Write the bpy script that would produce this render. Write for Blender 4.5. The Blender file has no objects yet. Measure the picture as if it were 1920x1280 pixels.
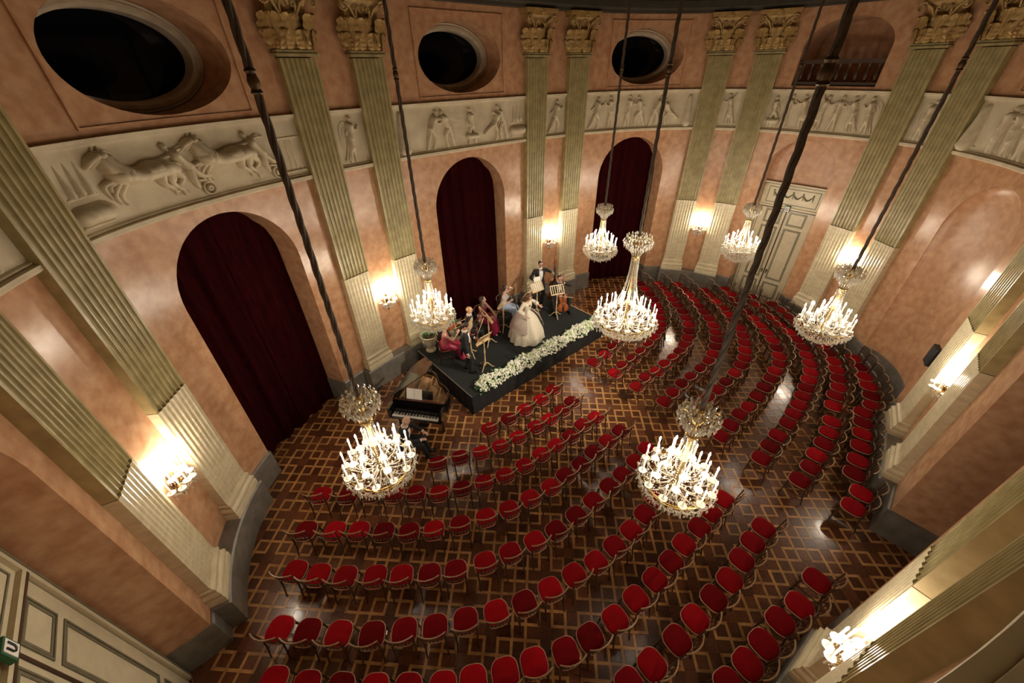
import bpy, math, random
import numpy as np
from mathutils import Vector, Matrix
random.seed(7)
PI = math.pi
SC = bpy.context.scene
COL = SC.collection
# ------------------------------------------------------------------ camera, world, exposure
cam_d = bpy.data.cameras.new('camera')
cam_d.sensor_width = 36.0
cam_d.lens = 727.63 * 36.0 / 1920.0
cam_d.clip_start = 0.02
cam = bpy.data.objects.new('camera', cam_d)
COL.objects.link(cam)
_R = Vector((0.75183, -0.65918, -0.01537)); _U = Vector((0.38926, 0.42492, 0.81726)); _F = Vector((0.53219, 0.62042, -0.57606))
M = Matrix.Identity(4)
for i in range(3):
    M[i][0] = _R[i]; M[i][1] = _U[i]; M[i][2] = -_F[i]
CAM = Vector((-7.079, -4.2486, 7.905))
M.translation = CAM
cam.matrix_world = M
SC.camera = cam
world = bpy.data.worlds.new('world')
SC.world = world
world.use_nodes = True
world.node_tree.nodes['Background'].inputs[0].default_value = (0.02, 0.016, 0.013, 1)
world.node_tree.nodes['Background'].inputs[1].default_value = 0.3
SC.view_settings.view_transform = 'Standard'
SC.view_settings.look = 'None'
SC.view_settings.exposure = 0.0
SC.view_settings.gamma = 1.0
SC.view_settings.use_curve_mapping = False
try:
    SC.cycles.sample_clamp_indirect = 6.0
    SC.cycles.caustics_reflective = False
    SC.cycles.caustics_refractive = False
    SC.cycles.max_bounces = 8
except Exception:
    pass
FLAME_STRENGTH = 345.0
SCONCE_STRENGTH = 850.0
FLAME_COLOR = (1.0, 0.865, 0.67, 1)

# ------------------------------------------------------------------ materials
MATS = {}
def mat(name, col, rough=0.5, metal=0.0, var=0.0, scale=6.0, col2=None, bump=0.0, bscale=40.0, coat=0.0, objvar=0.0, spec=0.5, detail=6.0, island=0.0, stretch=None, sheen=0.0, trans=0.0):
    if name in MATS:
        return MATS[name]
    m = bpy.data.materials.new(name)
    m.use_nodes = True
    nt = m.node_tree; N = nt.nodes; Lk = nt.links
    b = N['Principled BSDF']
    b.inputs['Roughness'].default_value = rough
    b.inputs['Metallic'].default_value = metal
    b.inputs['Coat Weight'].default_value = coat
    b.inputs['Coat Roughness'].default_value = 0.12
    b.inputs['Specular IOR Level'].default_value = spec
    b.inputs['Sheen Weight'].default_value = sheen
    b.inputs['Transmission Weight'].default_value = trans
    c = (*col, 1)
    b.inputs['Base Color'].default_value = c
    out = None
    tc = N.new('ShaderNodeTexCoord')
    vec = tc.outputs['Object']
    if stretch:
        mp = N.new('ShaderNodeMapping'); mp.inputs['Scale'].default_value = stretch
        Lk.new(vec, mp.inputs['Vector']); vec = mp.outputs['Vector']
    if var > 0 or col2:
        n = N.new('ShaderNodeTexNoise'); n.inputs['Scale'].default_value = scale; n.inputs['Detail'].default_value = detail
        Lk.new(vec, n.inputs['Vector'])
        r = N.new('ShaderNodeValToRGB')
        r.color_ramp.elements[0].position = 0.32; r.color_ramp.elements[1].position = 0.68
        c2 = col2 if col2 else tuple(max(0, x * (1 - var)) for x in col)
        c1 = col if col2 else tuple(min(1, x * (1 + var)) for x in col)
        r.color_ramp.elements[0].color = (*c2, 1); r.color_ramp.elements[1].color = (*c1, 1)
        Lk.new(n.outputs['Fac'], r.inputs['Fac'])
        out = r.outputs['Color']
    if objvar > 0 or island > 0:
        h = N.new('ShaderNodeHueSaturation')
        h.inputs['Color'].default_value = c
        if out: Lk.new(out, h.inputs['Color'])
        mr = N.new('ShaderNodeMapRange')
        v = max(objvar, island)
        mr.inputs['To Min'].default_value = 1 - v; mr.inputs['To Max'].default_value = 1 + v
        if objvar > 0 and island > 0:
            oi = N.new('ShaderNodeObjectInfo'); gi = N.new('ShaderNodeNewGeometry')
            ad = N.new('ShaderNodeMath'); ad.operation = 'ADD'
            Lk.new(oi.outputs['Random'], ad.inputs[0]); Lk.new(gi.outputs['Random Per Island'], ad.inputs[1])
            fr = N.new('ShaderNodeMath'); fr.operation = 'FRACT'; Lk.new(ad.outputs[0], fr.inputs[0])
            Lk.new(fr.outputs[0], mr.inputs['Value'])
        elif objvar > 0:
            oi = N.new('ShaderNodeObjectInfo'); Lk.new(oi.outputs['Random'], mr.inputs['Value'])
        else:
            gi = N.new('ShaderNodeNewGeometry'); Lk.new(gi.outputs['Random Per Island'], mr.inputs['Value'])
        Lk.new(mr.outputs[0], h.inputs['Value'])
        out = h.outputs['Color']
    if out:
        Lk.new(out, b.inputs['Base Color'])
    if bump > 0:
        n2 = N.new('ShaderNodeTexNoise'); n2.inputs['Scale'].default_value = bscale; n2.inputs['Detail'].default_value = 3
        Lk.new(vec, n2.inputs['Vector'])
        bp = N.new('ShaderNodeBump'); bp.inputs['Strength'].default_value = bump; bp.inputs['Distance'].default_value = 0.01
        Lk.new(n2.outputs['Fac'], bp.inputs['Height']); Lk.new(bp.outputs['Normal'], b.inputs['Normal'])
    MATS[name] = m
    return m

def emit(name, col, strength):
    m = bpy.data.materials.new(name); m.use_nodes = True
    nt = m.node_tree; nt.nodes.clear()
    e = nt.nodes.new('ShaderNodeEmission'); e.inputs[0].default_value = col; e.inputs[1].default_value = strength
    o = nt.nodes.new('ShaderNodeOutputMaterial'); nt.links.new(e.outputs[0], o.inputs[0])
    return m

M_PINK = mat('pink_stucco_marble', (0.57, 0.34, 0.198), 0.24, var=0.0, scale=5.5, col2=(0.42, 0.21, 0.112), bump=0.16, bscale=11, detail=12)
M_PINKD = mat('pink_stucco_niche', (0.56, 0.33, 0.19), 0.34, scale=5.5, col2=(0.41, 0.205, 0.11), bump=0.16, bscale=11, detail=12)
M_OLIVE = mat('olive_marble', (0.42, 0.355, 0.178), 0.28, scale=5, col2=(0.29, 0.24, 0.11), detail=8)
M_CREAMM = mat('cream_marble', (0.66, 0.585, 0.41), 0.3, scale=4, col2=(0.52, 0.445, 0.29), detail=8, stretch=(1, 1, 3))
M_GREY = mat('grey_marble_plinth', (0.21, 0.195, 0.17), 0.3, scale=5, col2=(0.13, 0.122, 0.105), detail=10)
M_FRIEZE = mat('cream_plaster', (0.66, 0.585, 0.42), 0.6, scale=3, col2=(0.52, 0.44, 0.31), detail=6)
M_RELIEF = mat('relief_plaster', (0.66, 0.58, 0.42), 0.55, scale=7, col2=(0.50, 0.42, 0.29), detail=6)
M_GOLD = mat('gilded_plaster', (0.50, 0.335, 0.125), 0.45, metal=0.25, scale=9, col2=(0.34, 0.21, 0.075), detail=5)
M_CEIL = mat('dark_olive_ceiling', (0.045, 0.038, 0.026), 0.8, var=0.2, scale=3)
M_STONE = mat('pale_stone_ring', (0.50, 0.43, 0.33), 0.6, scale=6, col2=(0.38, 0.32, 0.24))
M_GLASSD = mat('dark_window_glass', (0.002, 0.0025, 0.004), 0.05, spec=0.12)
M_CURT = mat('dark_red_velvet', (0.022, 0.0012, 0.002), 0.95, var=0.35, scale=5, spec=0.05, stretch=(4, 4, 0.6))
M_DOOR = mat('cream_door_paint', (0.60, 0.53, 0.37), 0.45, var=0.06, scale=8)
M_DOORG = mat('grey_green_door_trim', (0.17, 0.16, 0.105), 0.45, var=0.12, scale=9)
M_DARKW = mat('dark_brown_wood', (0.055, 0.028, 0.016), 0.4, var=0.3, scale=12, stretch=(6, 6, 1))
M_STRIP = mat('light_oak_strip', (0.46, 0.235, 0.085), 0.30, var=0.2, scale=9, coat=0.2, objvar=0.25, island=0.25)
M_BLOCK = mat('dark_walnut_block', (0.125, 0.043, 0.018), 0.28, var=0.4, scale=14, coat=0.25, objvar=0.35, island=0.35, stretch=(1, 4, 1))
M_FLOORB = mat('parquet_bed', (0.05, 0.02, 0.01), 0.6)
M_SEAT = mat('red_velvet_seat', (0.185, 0.0013, 0.004), 0.9, var=0.14, scale=6, objvar=0.5, spec=0.1)
M_CHAIRW = mat('walnut_bentwood', (0.06, 0.028, 0.014), 0.33, var=0.25, scale=20, coat=0.3)
M_RAIL = mat('honey_bentwood_rail', (0.25, 0.155, 0.085), 0.3, var=0.2, scale=15, coat=0.3)
M_PIPING = mat('pale_seat_piping', (0.42, 0.22, 0.14), 0.5)
M_BEAD = mat('pale_wood_bead', (0.62, 0.44, 0.28), 0.3, coat=0.4)
M_BRASS = mat('aged_brass', (0.55, 0.38, 0.13), 0.3, metal=0.9, var=0.2, scale=12)
M_DKBRASS = mat('dark_bronze', (0.09, 0.058, 0.028), 0.4, metal=0.7, var=0.2, scale=12)
M_CRYSTAL = mat('crystal', (0.62, 0.58, 0.49), 0.12, spec=1.0)
M_WAX = mat('white_candle_wax', (0.80, 0.75, 0.65), 0.4)
M_FLAME = emit('candle_flame', FLAME_COLOR, FLAME_STRENGTH)
M_FLAMES = emit('sconce_flame', FLAME_COLOR, SCONCE_STRENGTH)
M_ROPE = mat('brown_silk_rope', (0.06, 0.038, 0.022), 0.6, var=0.3, scale=30)
M_CARPET = mat('black_carpet', (0.012, 0.015, 0.016), 0.95, var=0.25, scale=60, bump=0.3, bscale=200)
M_SKIRT = mat('black_stage_cloth', (0.007, 0.007, 0.009), 0.9)
M_ALU = mat('stage_edge_metal', (0.25, 0.25, 0.24), 0.4, metal=0.8)
M_LEAF = mat('green_leaf', (0.05, 0.16, 0.05), 0.5, var=0.3, scale=8, island=0.4)
M_BLOSSOM = mat('white_blossom', (0.88, 0.90, 0.78), 0.7, island=0.18, objvar=0.05)
M_BLOSSOMG = mat('pale_green_blossom', (0.55, 0.66, 0.33), 0.7, island=0.25, objvar=0.05)
M_POT = mat('cream_glazed_urn', (0.60, 0.56, 0.42), 0.35, var=0.08, scale=5, coat=0.3)
M_PALEW = mat('pale_beech_wood', (0.62, 0.45, 0.25), 0.4, var=0.15, scale=10)
M_PAPER = mat('white_sheet_paper', (0.85, 0.84, 0.80), 0.7)
M_BLACKL = mat('black_piano_lacquer', (0.008, 0.007, 0.007), 0.08, coat=0.8)
M_IVORY = mat('ivory_key', (0.86, 0.84, 0.78), 0.25)
M_PGOLD = mat('piano_gold_plate', (0.52, 0.30, 0.12), 0.35, metal=0.6, var=0.2, scale=6)
M_SOUND = mat('piano_soundboard', (0.48, 0.26, 0.12), 0.4, var=0.2, scale=8)
M_SKIN = mat('skin', (0.60, 0.36, 0.26), 0.5, var=0.06, scale=12)
M_TUX = mat('black_tailcoat', (0.010, 0.010, 0.012), 0.8)
M_WHITE = mat('white_shirt', (0.82, 0.82, 0.82), 0.7)
M_SHOE = mat('black_patent_shoe', (0.008, 0.008, 0.008), 0.12, coat=0.7)
M_HAIRD = mat('dark_brown_hair', (0.025, 0.013, 0.008), 0.5)
M_HAIRB = mat('chestnut_hair', (0.10, 0.045, 0.02), 0.45, var=0.3, scale=30, stretch=(6, 6, 1))
M_HAIRY = mat('blond_hair', (0.50, 0.30, 0.12), 0.5)
M_VARN = mat('orange_brown_varnish', (0.30, 0.075, 0.022), 0.2, coat=0.5, var=0.25, scale=10)
M_EBONY = mat('ebony', (0.012, 0.010, 0.009), 0.3)
M_EYE = mat('eye', (0.03, 0.02, 0.015), 0.2)
M_LIP = mat('lip', (0.40, 0.13, 0.10), 0.5)
M_BLACKP = mat('black_plastic', (0.012, 0.012, 0.013), 0.5)
M_BULB = M_WAX

# ------------------------------------------------------------------ mesh helpers
class MB:
    def __init__(self):
        self.v = []; self.f = []; self.mi = []
    def add(self, vs, fs, mi=0):
        o = len(self.v)
        self.v.extend([tuple(p) for p in vs])
        for f in fs:
            self.f.append([i + o for i in f]); self.mi.append(mi)
        return self
    def box(self, c, s, Mx=None, mi=0):
        x, y, z = s[0] / 2, s[1] / 2, s[2] / 2
        vs = [Vector((sx * x, sy * y, sz * z)) for sz in (-1, 1) for sy in (-1, 1) for sx in (-1, 1)]
        if Mx is not None:
            vs = [Mx @ p for p in vs]
        vs = [p + Vector(c) for p in vs]
        return self.add(vs, [(0, 2, 3, 1), (4, 5, 7, 6), (0, 1, 5, 4), (2, 6, 7, 3), (0, 4, 6, 2), (1, 3, 7, 5)], mi)
    def tube(self, path, rad, n=6, caps=True, mi=0, closed=False, flat=1.0, up=None):
        P = [Vector(p) for p in path]; m = len(P)
        if not hasattr(rad, '__len__'): rad = [rad] * m
        base = len(self.v); prev = None
        for i, p in enumerate(P):
            a = P[i - 1] if (i > 0 or closed) else P[i]; b = P[(i + 1) % m] if (i < m - 1 or closed) else P[i]
            t = (b - a)
            if t.length < 1e-9: t = Vector((0, 0, 1))
            t.normalize()
            if prev is None:
                u = Vector(up) if up else (Vector((0, 0, 1)) if abs(t.z) < 0.9 else Vector((1, 0, 0)))
            else: u = prev
            x = u.cross(t)
            if x.length < 1e-6: x = Vector((1, 0, 0)).cross(t)
            x.normalize(); y = t.cross(x); prev = y
            for k in range(n):
                an = 2 * PI * k / n
                self.v.append(tuple(p + x * (math.cos(an) * rad[i]) + y * (math.sin(an) * rad[i] * flat)))
        rings = m if closed else m - 1
        for i in range(rings):
            j = (i + 1) % m
            for k in range(n):
                k2 = (k + 1) % n
                self.f.append([base + i * n + k, base + i * n + k2, base + j * n + k2, base + j * n + k]); self.mi.append(mi)
        if caps and not closed:
            self.f.append([base + k for k in range(n)][::-1]); self.mi.append(mi)
            self.f.append([base + (m - 1) * n + k for k in range(n)]); self.mi.append(mi)
        return self
    def lathe(self, prof, n=12, c=(0, 0, 0), mi=0, caps=True):
        base = len(self.v); c = Vector(c)
        for r, z in prof:
            for k in range(n):
                a = 2 * PI * k / n
                self.v.append((c.x + r * math.cos(a), c.y + r * math.sin(a), c.z + z))
        for i in range(len(prof) - 1):
            for k in range(n):
                k2 = (k + 1) % n
                self.f.append([base + i * n + k, base + i * n + k2, base + (i + 1) * n + k2, base + (i + 1) * n + k]); self.mi.append(mi)
        if caps:
            self.f.append([base + k for k in range(n)][::-1]); self.mi.append(mi)
            self.f.append([base + (len(prof) - 1) * n + k for k in range(n)]); self.mi.append(mi)
        return self
    def ball(self, c, r, n=8, m=5, mi=0, Mx=None):
        if not hasattr(r, '__len__'): r = (r, r, r)
        vs = []; fs = []; c = Vector(c)
        for i in range(m + 1):
            th = PI * i / m
            for k in range(n):
                a = 2 * PI * k / n
                p = Vector((r[0] * math.sin(th) * math.cos(a), r[1] * math.sin(th) * math.sin(a), r[2] * math.cos(th)))
                vs.append(c + (Mx @ p if Mx is not None else p))
        for i in range(m):
            for k in range(n):
                k2 = (k + 1) % n
                fs.append((i * n + k, (i + 1) * n + k, (i + 1) * n + k2, i * n + k2))
        return self.add(vs, fs, mi)
    def octa(self, c, r, h=None, mi=0):
        h = h or r; x, y, z = c
        return self.add([(x + r, y, z), (x, y + r, z), (x - r, y, z), (x, y - r, z), (x, y, z + h), (x, y, z - h)],
                        [(0, 1, 4), (1, 2, 4), (2, 3, 4), (3, 0, 4), (1, 0, 5), (2, 1, 5), (3, 2, 5), (0, 3, 5)], mi)
    def mesh(self, name, mats, smooth=True):
        me = bpy.data.meshes.new(name)
        me.from_pydata(self.v, [], self.f)
        if not isinstance(mats, (list, tuple)): mats = [mats]
        for m in mats: me.materials.append(m)
        if len(mats) > 1:
            me.polygons.foreach_set('material_index', self.mi)
        if smooth:
            me.polygons.foreach_set('use_smooth', [True] * len(me.polygons))
            try: me.set_sharp_from_angle(angle=math.radians(38))
            except Exception: pass
        me.update()
        return me
    def build(self, name, mats, parent=None, loc=None, smooth=True, rotz=0):
        me = self.mesh(name, mats, smooth)
        return link(name, me, parent, loc, rotz)

def link(name, me, parent=None, loc=None, rotz=0):
    o = bpy.data.objects.new(name, me)
    COL.objects.link(o)
    if parent is not None: o.parent = parent
    if loc is not None: o.location = loc
    if rotz: o.rotation_euler = (0, 0, rotz)
    return o
def tag(o, label=None, cat=None, group=None, kind=None):
    if label: o['label'] = label
    if cat: o['category'] = cat
    if group: o['group'] = group
    if kind: o['kind'] = kind
    return o
def thing(name, label, cat, loc=(0, 0, 0), rotz=0, group=None, kind=None):
    o = link(name, None, None, loc, rotz)
    return tag(o, label, cat, group, kind)
def dup(root, loc, rotz=0, label=None, group=None):
    r = root.copy(); COL.objects.link(r); r.location = loc; r.rotation_euler = (0, 0, rotz)
    if label: r['label'] = label
    if group: r['group'] = group
    for ch in KIDS[root.name]:
        c = ch.copy(); COL.objects.link(c); c.parent = r
        for g in KIDS.get(ch.name, []):
            d = g.copy(); COL.objects.link(d); d.parent = c
    return r
KIDS = {}
def index_kids(root):
    KIDS[root.name] = list(root.children)
    for c in root.children: KIDS[c.name] = list(c.children)
ORD = ['first', 'second', 'third', 'fourth', 'fifth', 'sixth', 'seventh', 'eighth', 'ninth', 'tenth', 'eleventh', 'twelfth', 'thirteenth', 'fourteenth', 'fifteenth', 'sixteenth', 'seventeenth', 'eighteenth', 'nineteenth', 'twentieth', 'twenty-first', 'twenty-second']

# ------------------------------------------------------------------ oval wall curve
A_, B_, N_ = 9.19, 5.845, 2.468
_T = np.linspace(PI / 2, PI / 2 - 2 * PI, 16001)
_C = np.sign(np.cos(_T)) * np.abs(np.cos(_T)) ** (2 / N_) * A_
_S = np.sign(np.sin(_T)) * np.abs(np.sin(_T)) ** (2 / N_) * B_
_L = np.concatenate([[0], np.cumsum(np.hypot(np.diff(_C), np.diff(_S)))])
PER = float(_L[-1]); HALF = PER / 2
def w2(s):
    s = s % PER
    return np.array([np.interp(s, _L, _C), np.interp(s, _L, _S)])
def wframe(s):
    """point, tangent (direction of growing s, to the right seen from inside), inward normal"""
    p = w2(s); t = w2(s + 0.06) - w2(s - 0.06); t /= np.linalg.norm(t)
    n = np.array([t[1], -t[0]])
    if n @ p > 0: n = -n
    return p, t, n
def W(s, z, d=0.0):
    p, t, n = wframe(s)
    return (p[0] + n[0] * d, p[1] + n[1] * d, z)
def local(s):
    """matrix: x along the wall, y inward, z up at arc position s"""
    p, t, n = wframe(s)
    m = Matrix.Identity(4)
    m[0][0], m[1][0] = t[0], t[1]; m[0][1], m[1][1] = n[0], n[1]
    m.translation = (p[0], p[1], 0)
    return m
def inside(x, y, d=0.0):
    return (abs(x / (A_ - d)) ** N_ + abs(y / (B_ - d)) ** N_) < 1
def clampin(x, y, d):
    r = (abs(x / (A_ - d)) ** N_ + abs(y / (B_ - d)) ** N_) ** (1 / N_)
    return (x / r, y / r) if r > 1 else (x, y)
def srange(a, b, step=0.25):
    n = max(1, int(math.ceil((b - a) / step)))
    return [a + (b - a) * i / n for i in range(n + 1)]
def slab(mb, s0, s1, prof, step=0.25, mi=0):
    """sweep closed profile [(d,z)] along the wall"""
    ss = srange(s0, s1, step); m = len(prof); base = len(mb.v)
    for s in ss:
        p, t, n = wframe(s)
        for d, z in prof:
            mb.v.append((p[0] + n[0] * d, p[1] + n[1] * d, z))
    for i in range(len(ss) - 1):
        for k in range(m):
            k2 = (k + 1) % m
            mb.f.append([base + i * m + k, base + i * m + k2, base + (i + 1) * m + k2, base + (i + 1) * m + k]); mb.mi.append(mi)
    mb.f.append([base + k for k in range(m)][::-1]); mb.mi.append(mi)
    mb.f.append([base + (len(ss) - 1) * m + k for k in range(m)]); mb.mi.append(mi)
    return mb
PIL = [-10.85, -9.18, -4.16, -2.6, 2.55, 4.15, 9.15, 10.58, 14.45, 15.88, 20.68, 22.27, PER - 22.19, PER - 20.63, PER - 16.3, PER - 14.75]
PAIRS = [(PIL[i], PIL[i + 1]) for i in range(0, 16, 2)]
PW = 0.74; PD = 0.18
Z_PL = 0.715; Z_REED = 3.6; Z_NECK = 8.12; Z_CAP = 8.25; Z_TOP = 9.2
Z_F0, Z_F1 = 6.12, 7.12
BAYC = {'B0': -12.6, 'B1': -6.62, 'B2': 0.06, 'B3': 6.73, 'B4': 12.5, 'B5': 18.25, 'B6': 24.83, 'B7': PER - 18.19}
# ------------------------------------------------------------------ walls
def op_arch(c, hw, zb, zs, rise, depth):
    return dict(t='arch', c=c, hw=hw, zb=zb, zs=zs, rise=rise, depth=depth)
def op_oval(c, hw, zc, hh, depth):
    return dict(t='oval', c=c, hw=hw, zc=zc, hh=hh, depth=depth)
def op_lim(o, s):
    u = min(1.0, abs(s - o['c']) / o['hw']); q = math.sqrt(max(0, 1 - u * u))
    if o['t'] == 'arch': return o['zb'], o['zs'] + o['rise'] * q
    return o['zc'] - o['hh'] * q, o['zc'] + o['hh'] * q
def op_path(o, n=40):
    """closed boundary, list of (s,z)"""
    if o['t'] == 'oval':
        return [(o['c'] + o['hw'] * math.cos(2 * PI * i / n), o['zc'] + o['hh'] * math.sin(2 * PI * i / n)) for i in range(n)]
    P = [(o['c'] - o['hw'], o['zb']), (o['c'] + o['hw'], o['zb'])]
    for i in range(n // 2 + 1):
        a = PI * i / (n // 2)
        P.append((o['c'] + o['hw'] * math.cos(a), o['zs'] + o['rise'] * math.sin(a)))
    return P
def opt(o, s, z, d):
    """point on the opening's boundary pushed straight back by d along the bay's own normal"""
    p = w2(s); _, t, n = wframe(o['c'])
    return (p[0] + n[0] * d, p[1] + n[1] * d, z)
def build_wall(name, s0, s1, ops, zmax=Z_TOP):
    mb = MB(); NL = []
    br = set(round(x, 4) for x in srange(s0, s1, 0.3))
    for o in ops:
        br |= set(round(o['c'] + o['hw'] * math.cos(PI * i / 28), 4) for i in range(29))
    br = sorted(br); br = [b for i, b in enumerate(br) if i == 0 or b - br[i - 1] > 1e-3]
    for a, b in zip(br[:-1], br[1:]):
        mid = (a + b) / 2
        cur = (0.0, 0.0); segs = []
        for o in sorted(ops, key=lambda q: q.get('zb', q.get('zc'))):
            if abs(mid - o['c']) < o['hw']:
                la, ha = op_lim(o, a); lb, hb = op_lim(o, b)
                segs.append((cur, (la, lb))); cur = (ha, hb)
        segs.append((cur, (zmax, zmax)))
        for lo, hi in segs:
            if hi[0] - lo[0] < 1e-5 and hi[1] - lo[1] < 1e-5: continue
            mb.add([W(a, lo[0]), W(b, lo[1]), W(b, hi[1]), W(a, hi[0])], [(0, 1, 2, 3)])
            na, nb = wframe(a)[2], wframe(b)[2]; NL += [(na[0], na[1], 0), (nb[0], nb[1], 0), (nb[0], nb[1], 0), (na[0], na[1], 0)]
    for o in ops:
        P = op_path(o); m = len(P); base = len(mb.v)
        for s, z in P:
            mb.v.append(W(s, z)); mb.v.append(opt(o, s, z, -o['depth']))
        for i in range(m):
            j = (i + 1) % m
            if o['t'] == 'arch' and i == 0 and o['zb'] < 0.05: continue
            mb.f.append([base + 2 * i, base + 2 * j, base + 2 * j + 1, base + 2 * i + 1]); mb.mi.append(0)
    w = mb.build(name, M_PINK, smooth=True)
    # exact normals of the curved wall on its faces, automatic ones on the jambs
    me = w.data
    me.polygons.foreach_set('use_smooth', [True] * len(me.polygons))
    me.normals_split_custom_set(NL + [(0, 0, 0)] * (len(me.loops) - len(NL)))
    return w

PM = [(a + b) / 2 for a, b in PAIRS]       # middles of the pilaster pairs
OCZ, OCW, OCH = 8.13, 1.27, 0.75
ARCH = {b: op_arch(BAYC[b], 1.3, 0.0, 4.5, 1.3, 0.62) for b in ('B1', 'B2', 'B3', 'B6', 'B7')}
OCUL = {b: op_oval(BAYC[b], OCW, OCZ, OCH, 0.7) for b in ('B1', 'B2', 'B3', 'B5', 'B6', 'B7')}
DOORA = {b: op_arch(BAYC[b], 1.0, 0.0, 4.88, 0.98, 0.5) for b in ('B0', 'B4')}
GALL = {b: op_arch(BAYC[b], 1.07, 7.31, 8.25, 0.68, 0.6) for b in ('B0', 'B4')}
NICHE = op_arch(BAYC['B5'], 1.25, 0.0, 4.45, 1.22, 0.02)
ARCH['B6']['depth'] = 1.1
DOORA['B0']['depth'] = 0.6
DOORA['B0']['c'] = -12.88; DOORA['B0']['hw'] = 1.33; DOORA['B0']['zs'] = 4.6; DOORA['B0']['rise'] = 1.2
for _b in ('B0', 'B4'): GALL[_b]['depth'] = 1.6
wall_defs = [
    ('wall_left', PM[7] - PER, PM[0], [DOORA['B0'], GALL['B0']], 'pink marble wall bay with the cream door at lower left of view'),
    ('wall_back_left', PM[0], PM[1], [ARCH['B1'], OCUL['B1']], 'pink marble wall bay with large curtained arch on the left'),
    ('wall_back', PM[1], PM[2], [ARCH['B2'], OCUL['B2']], 'pink marble wall bay behind the stage with curtained arch'),
    ('wall_back_right', PM[2], PM[3], [ARCH['B3'], OCUL['B3']], 'pink marble wall bay right of the stage with curtained arch'),
    ('wall_right', PM[3], PM[4], [DOORA['B4'], GALL['B4']], 'pink marble wall bay with cream double door under a gallery'),
    ('wall_front_right', PM[4], PM[5], [NICHE, OCUL['B5']], 'pink marble wall bay with concave niche on the right'),
    ('wall_front', PM[5], PM[6], [ARCH['B6'], OCUL['B6']], 'pink marble wall bay with deep arch at right edge of view'),
    ('wall_front_left', PM[6], PM[7], [ARCH['B7'], OCUL['B7']], 'pink marble wall bay with the oval window beside the viewpoint'),
]
for n, a, b, ops, lab in wall_defs:
    tag(build_wall(n, a, b, ops), lab, 'wall', kind='structure')

# concave niche of the right bay
def niche_back():
    o = NICHE; mb = MB(); nu = 24; nz = 26
    _, t, n = wframe(o['c'])
    rows = []
    for i in range(nu + 1):
        u = -math.cos(PI * i / nu); s = o['c'] + u * o['hw']
        zt = op_lim(o, s)[1]
        for j in range(nz + 1):
            z = zt * math.sin(PI / 2 * j / nz)
            hz = 1.0 if z < o['zs'] else max(0, (z - o['zs']) / o['rise'])
            if z < o['zs']: dd = math.sqrt(max(0, 1 - u * u))
            else: dd = math.sqrt(max(0, 1 - u * u - hz * hz))
            mb.v.append(opt(o, s, z, -0.02 - 0.34 * dd))
    for i in range(nu):
        for j in range(nz):
            a = i * (nz + 1) + j
            mb.f.append([a, a + nz + 1, a + nz + 2, a + 1]); mb.mi.append(0)
    return mb.build('trim_1', M_PINKD)
tag(niche_back(), 'concave pink marble niche in the right wall bay', 'niche', kind='structure')

# ------------------------------------------------------------------ floor with parquet pieces
KP = 0.46
def G(u, v):
    u -= 8.2688; v -= 2.6101
    return ((u + v) * KP * math.sqrt(.5) + .104, (v - u) * KP * math.sqrt(.5) + .079)
floor = MB()
floor.add([(-11, -7.6, -0.012), (11, -7.6, -0.012), (11, 7.6, -0.012), (-11, 7.6, -0.012)], [(0, 1, 2, 3)])
floor = floor.build('floor', M_FLOORB, smooth=False)
tag(floor, 'dark walnut parquet floor inlaid with interlaced pale oak strips', 'floor', kind='structure')
SW = 0.112        # strip width in panel units
def piece(u0, u1, v0, v1, z, mb, g=0.0):
    g = 0.004
    P = [G(u0 + g, v0 + g), G(u1 - g, v0 + g), G(u1 - g, v1 - g), G(u0 + g, v1 - g)]
    b = 0.002
    mb.add([(x, y, z) for x, y in P] + [(x, y, -0.012) for x, y in P], [(0, 1, 2, 3), (0, 4, 5, 1), (1, 5, 6, 2), (2, 6, 7, 3), (3, 7, 4, 0)])
def onfloor(u, v, m=-0.15):
    x, y = G(u, v)
    if inside(x, y, m): return True
    for o in (ARCH['B1'], ARCH['B2'], ARCH['B3'], ARCH['B6'], ARCH['B7'], DOORA['B0'], DOORA['B4'], NICHE):
        p, t, n = wframe(o['c']); d = np.array([x, y]) - p
        if abs(d @ t) < o['hw'] + .1 and -1.3 < d @ n < 0.4: return True
    return False
def pix(x, y, z):
    d = Vector((x, y, z)) - CAM; w = d.dot(_F)
    if w < 0.2: return None
    X, Y = 960 + 727.6 * d.dot(_R) / w, 640 - 727.6 * d.dot(_U) / w
    return (X, Y, w)
strips = []; blocks = []
hh = SW / 2
for m in range(-26, 46):
    for j in range(-36, 40):
        # vertex column m + 0.5, D vertices where (m + j) even
        if (m + j) % 2: continue
        for x in (m + .25, m + .75):
            strips.append((x - hh, x + hh, j + .75 - hh, j + 2.25 + hh, 0.0))
            # the same with the roles of u and v swapped (D at (j' + .5) along u)
        for y in (m + .25, m + .75):
            strips.append((j + .75 - hh, j + 2.25 + hh, y - hh, y + hh, -0.0008))
for i in range(-26, 46):
    for j in range(-30, 34):
        zb = -0.0025
        blocks.append((i - .25 + hh, i + .25 - hh, j - .25 + hh, j + .25 - hh, zb))             # square inside an S cell
        dv = (i + j) % 2 == 0
        if dv:      # dark cross: centre block plus four arms
            blocks.append((i + .25, i + .75, j + .25, j + .75, zb))
            blocks.append((i + .25 + hh, i + .75 - hh, j - .25 + hh, j + .25, zb))
            blocks.append((i + .25 + hh, i + .75 - hh, j + .75, j + 1.25 - hh, zb))
            blocks.append((i - .25 + hh, i + .25, j + .25 + hh, j + .75 - hh, zb))
            blocks.append((i + .75, i + 1.25 - hh, j + .25 + hh, j + .75 - hh, zb))
        else:
            blocks.append((i + .25 + hh, i + .75 - hh, j + .25 + hh, j + .75 - hh, zb))
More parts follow.
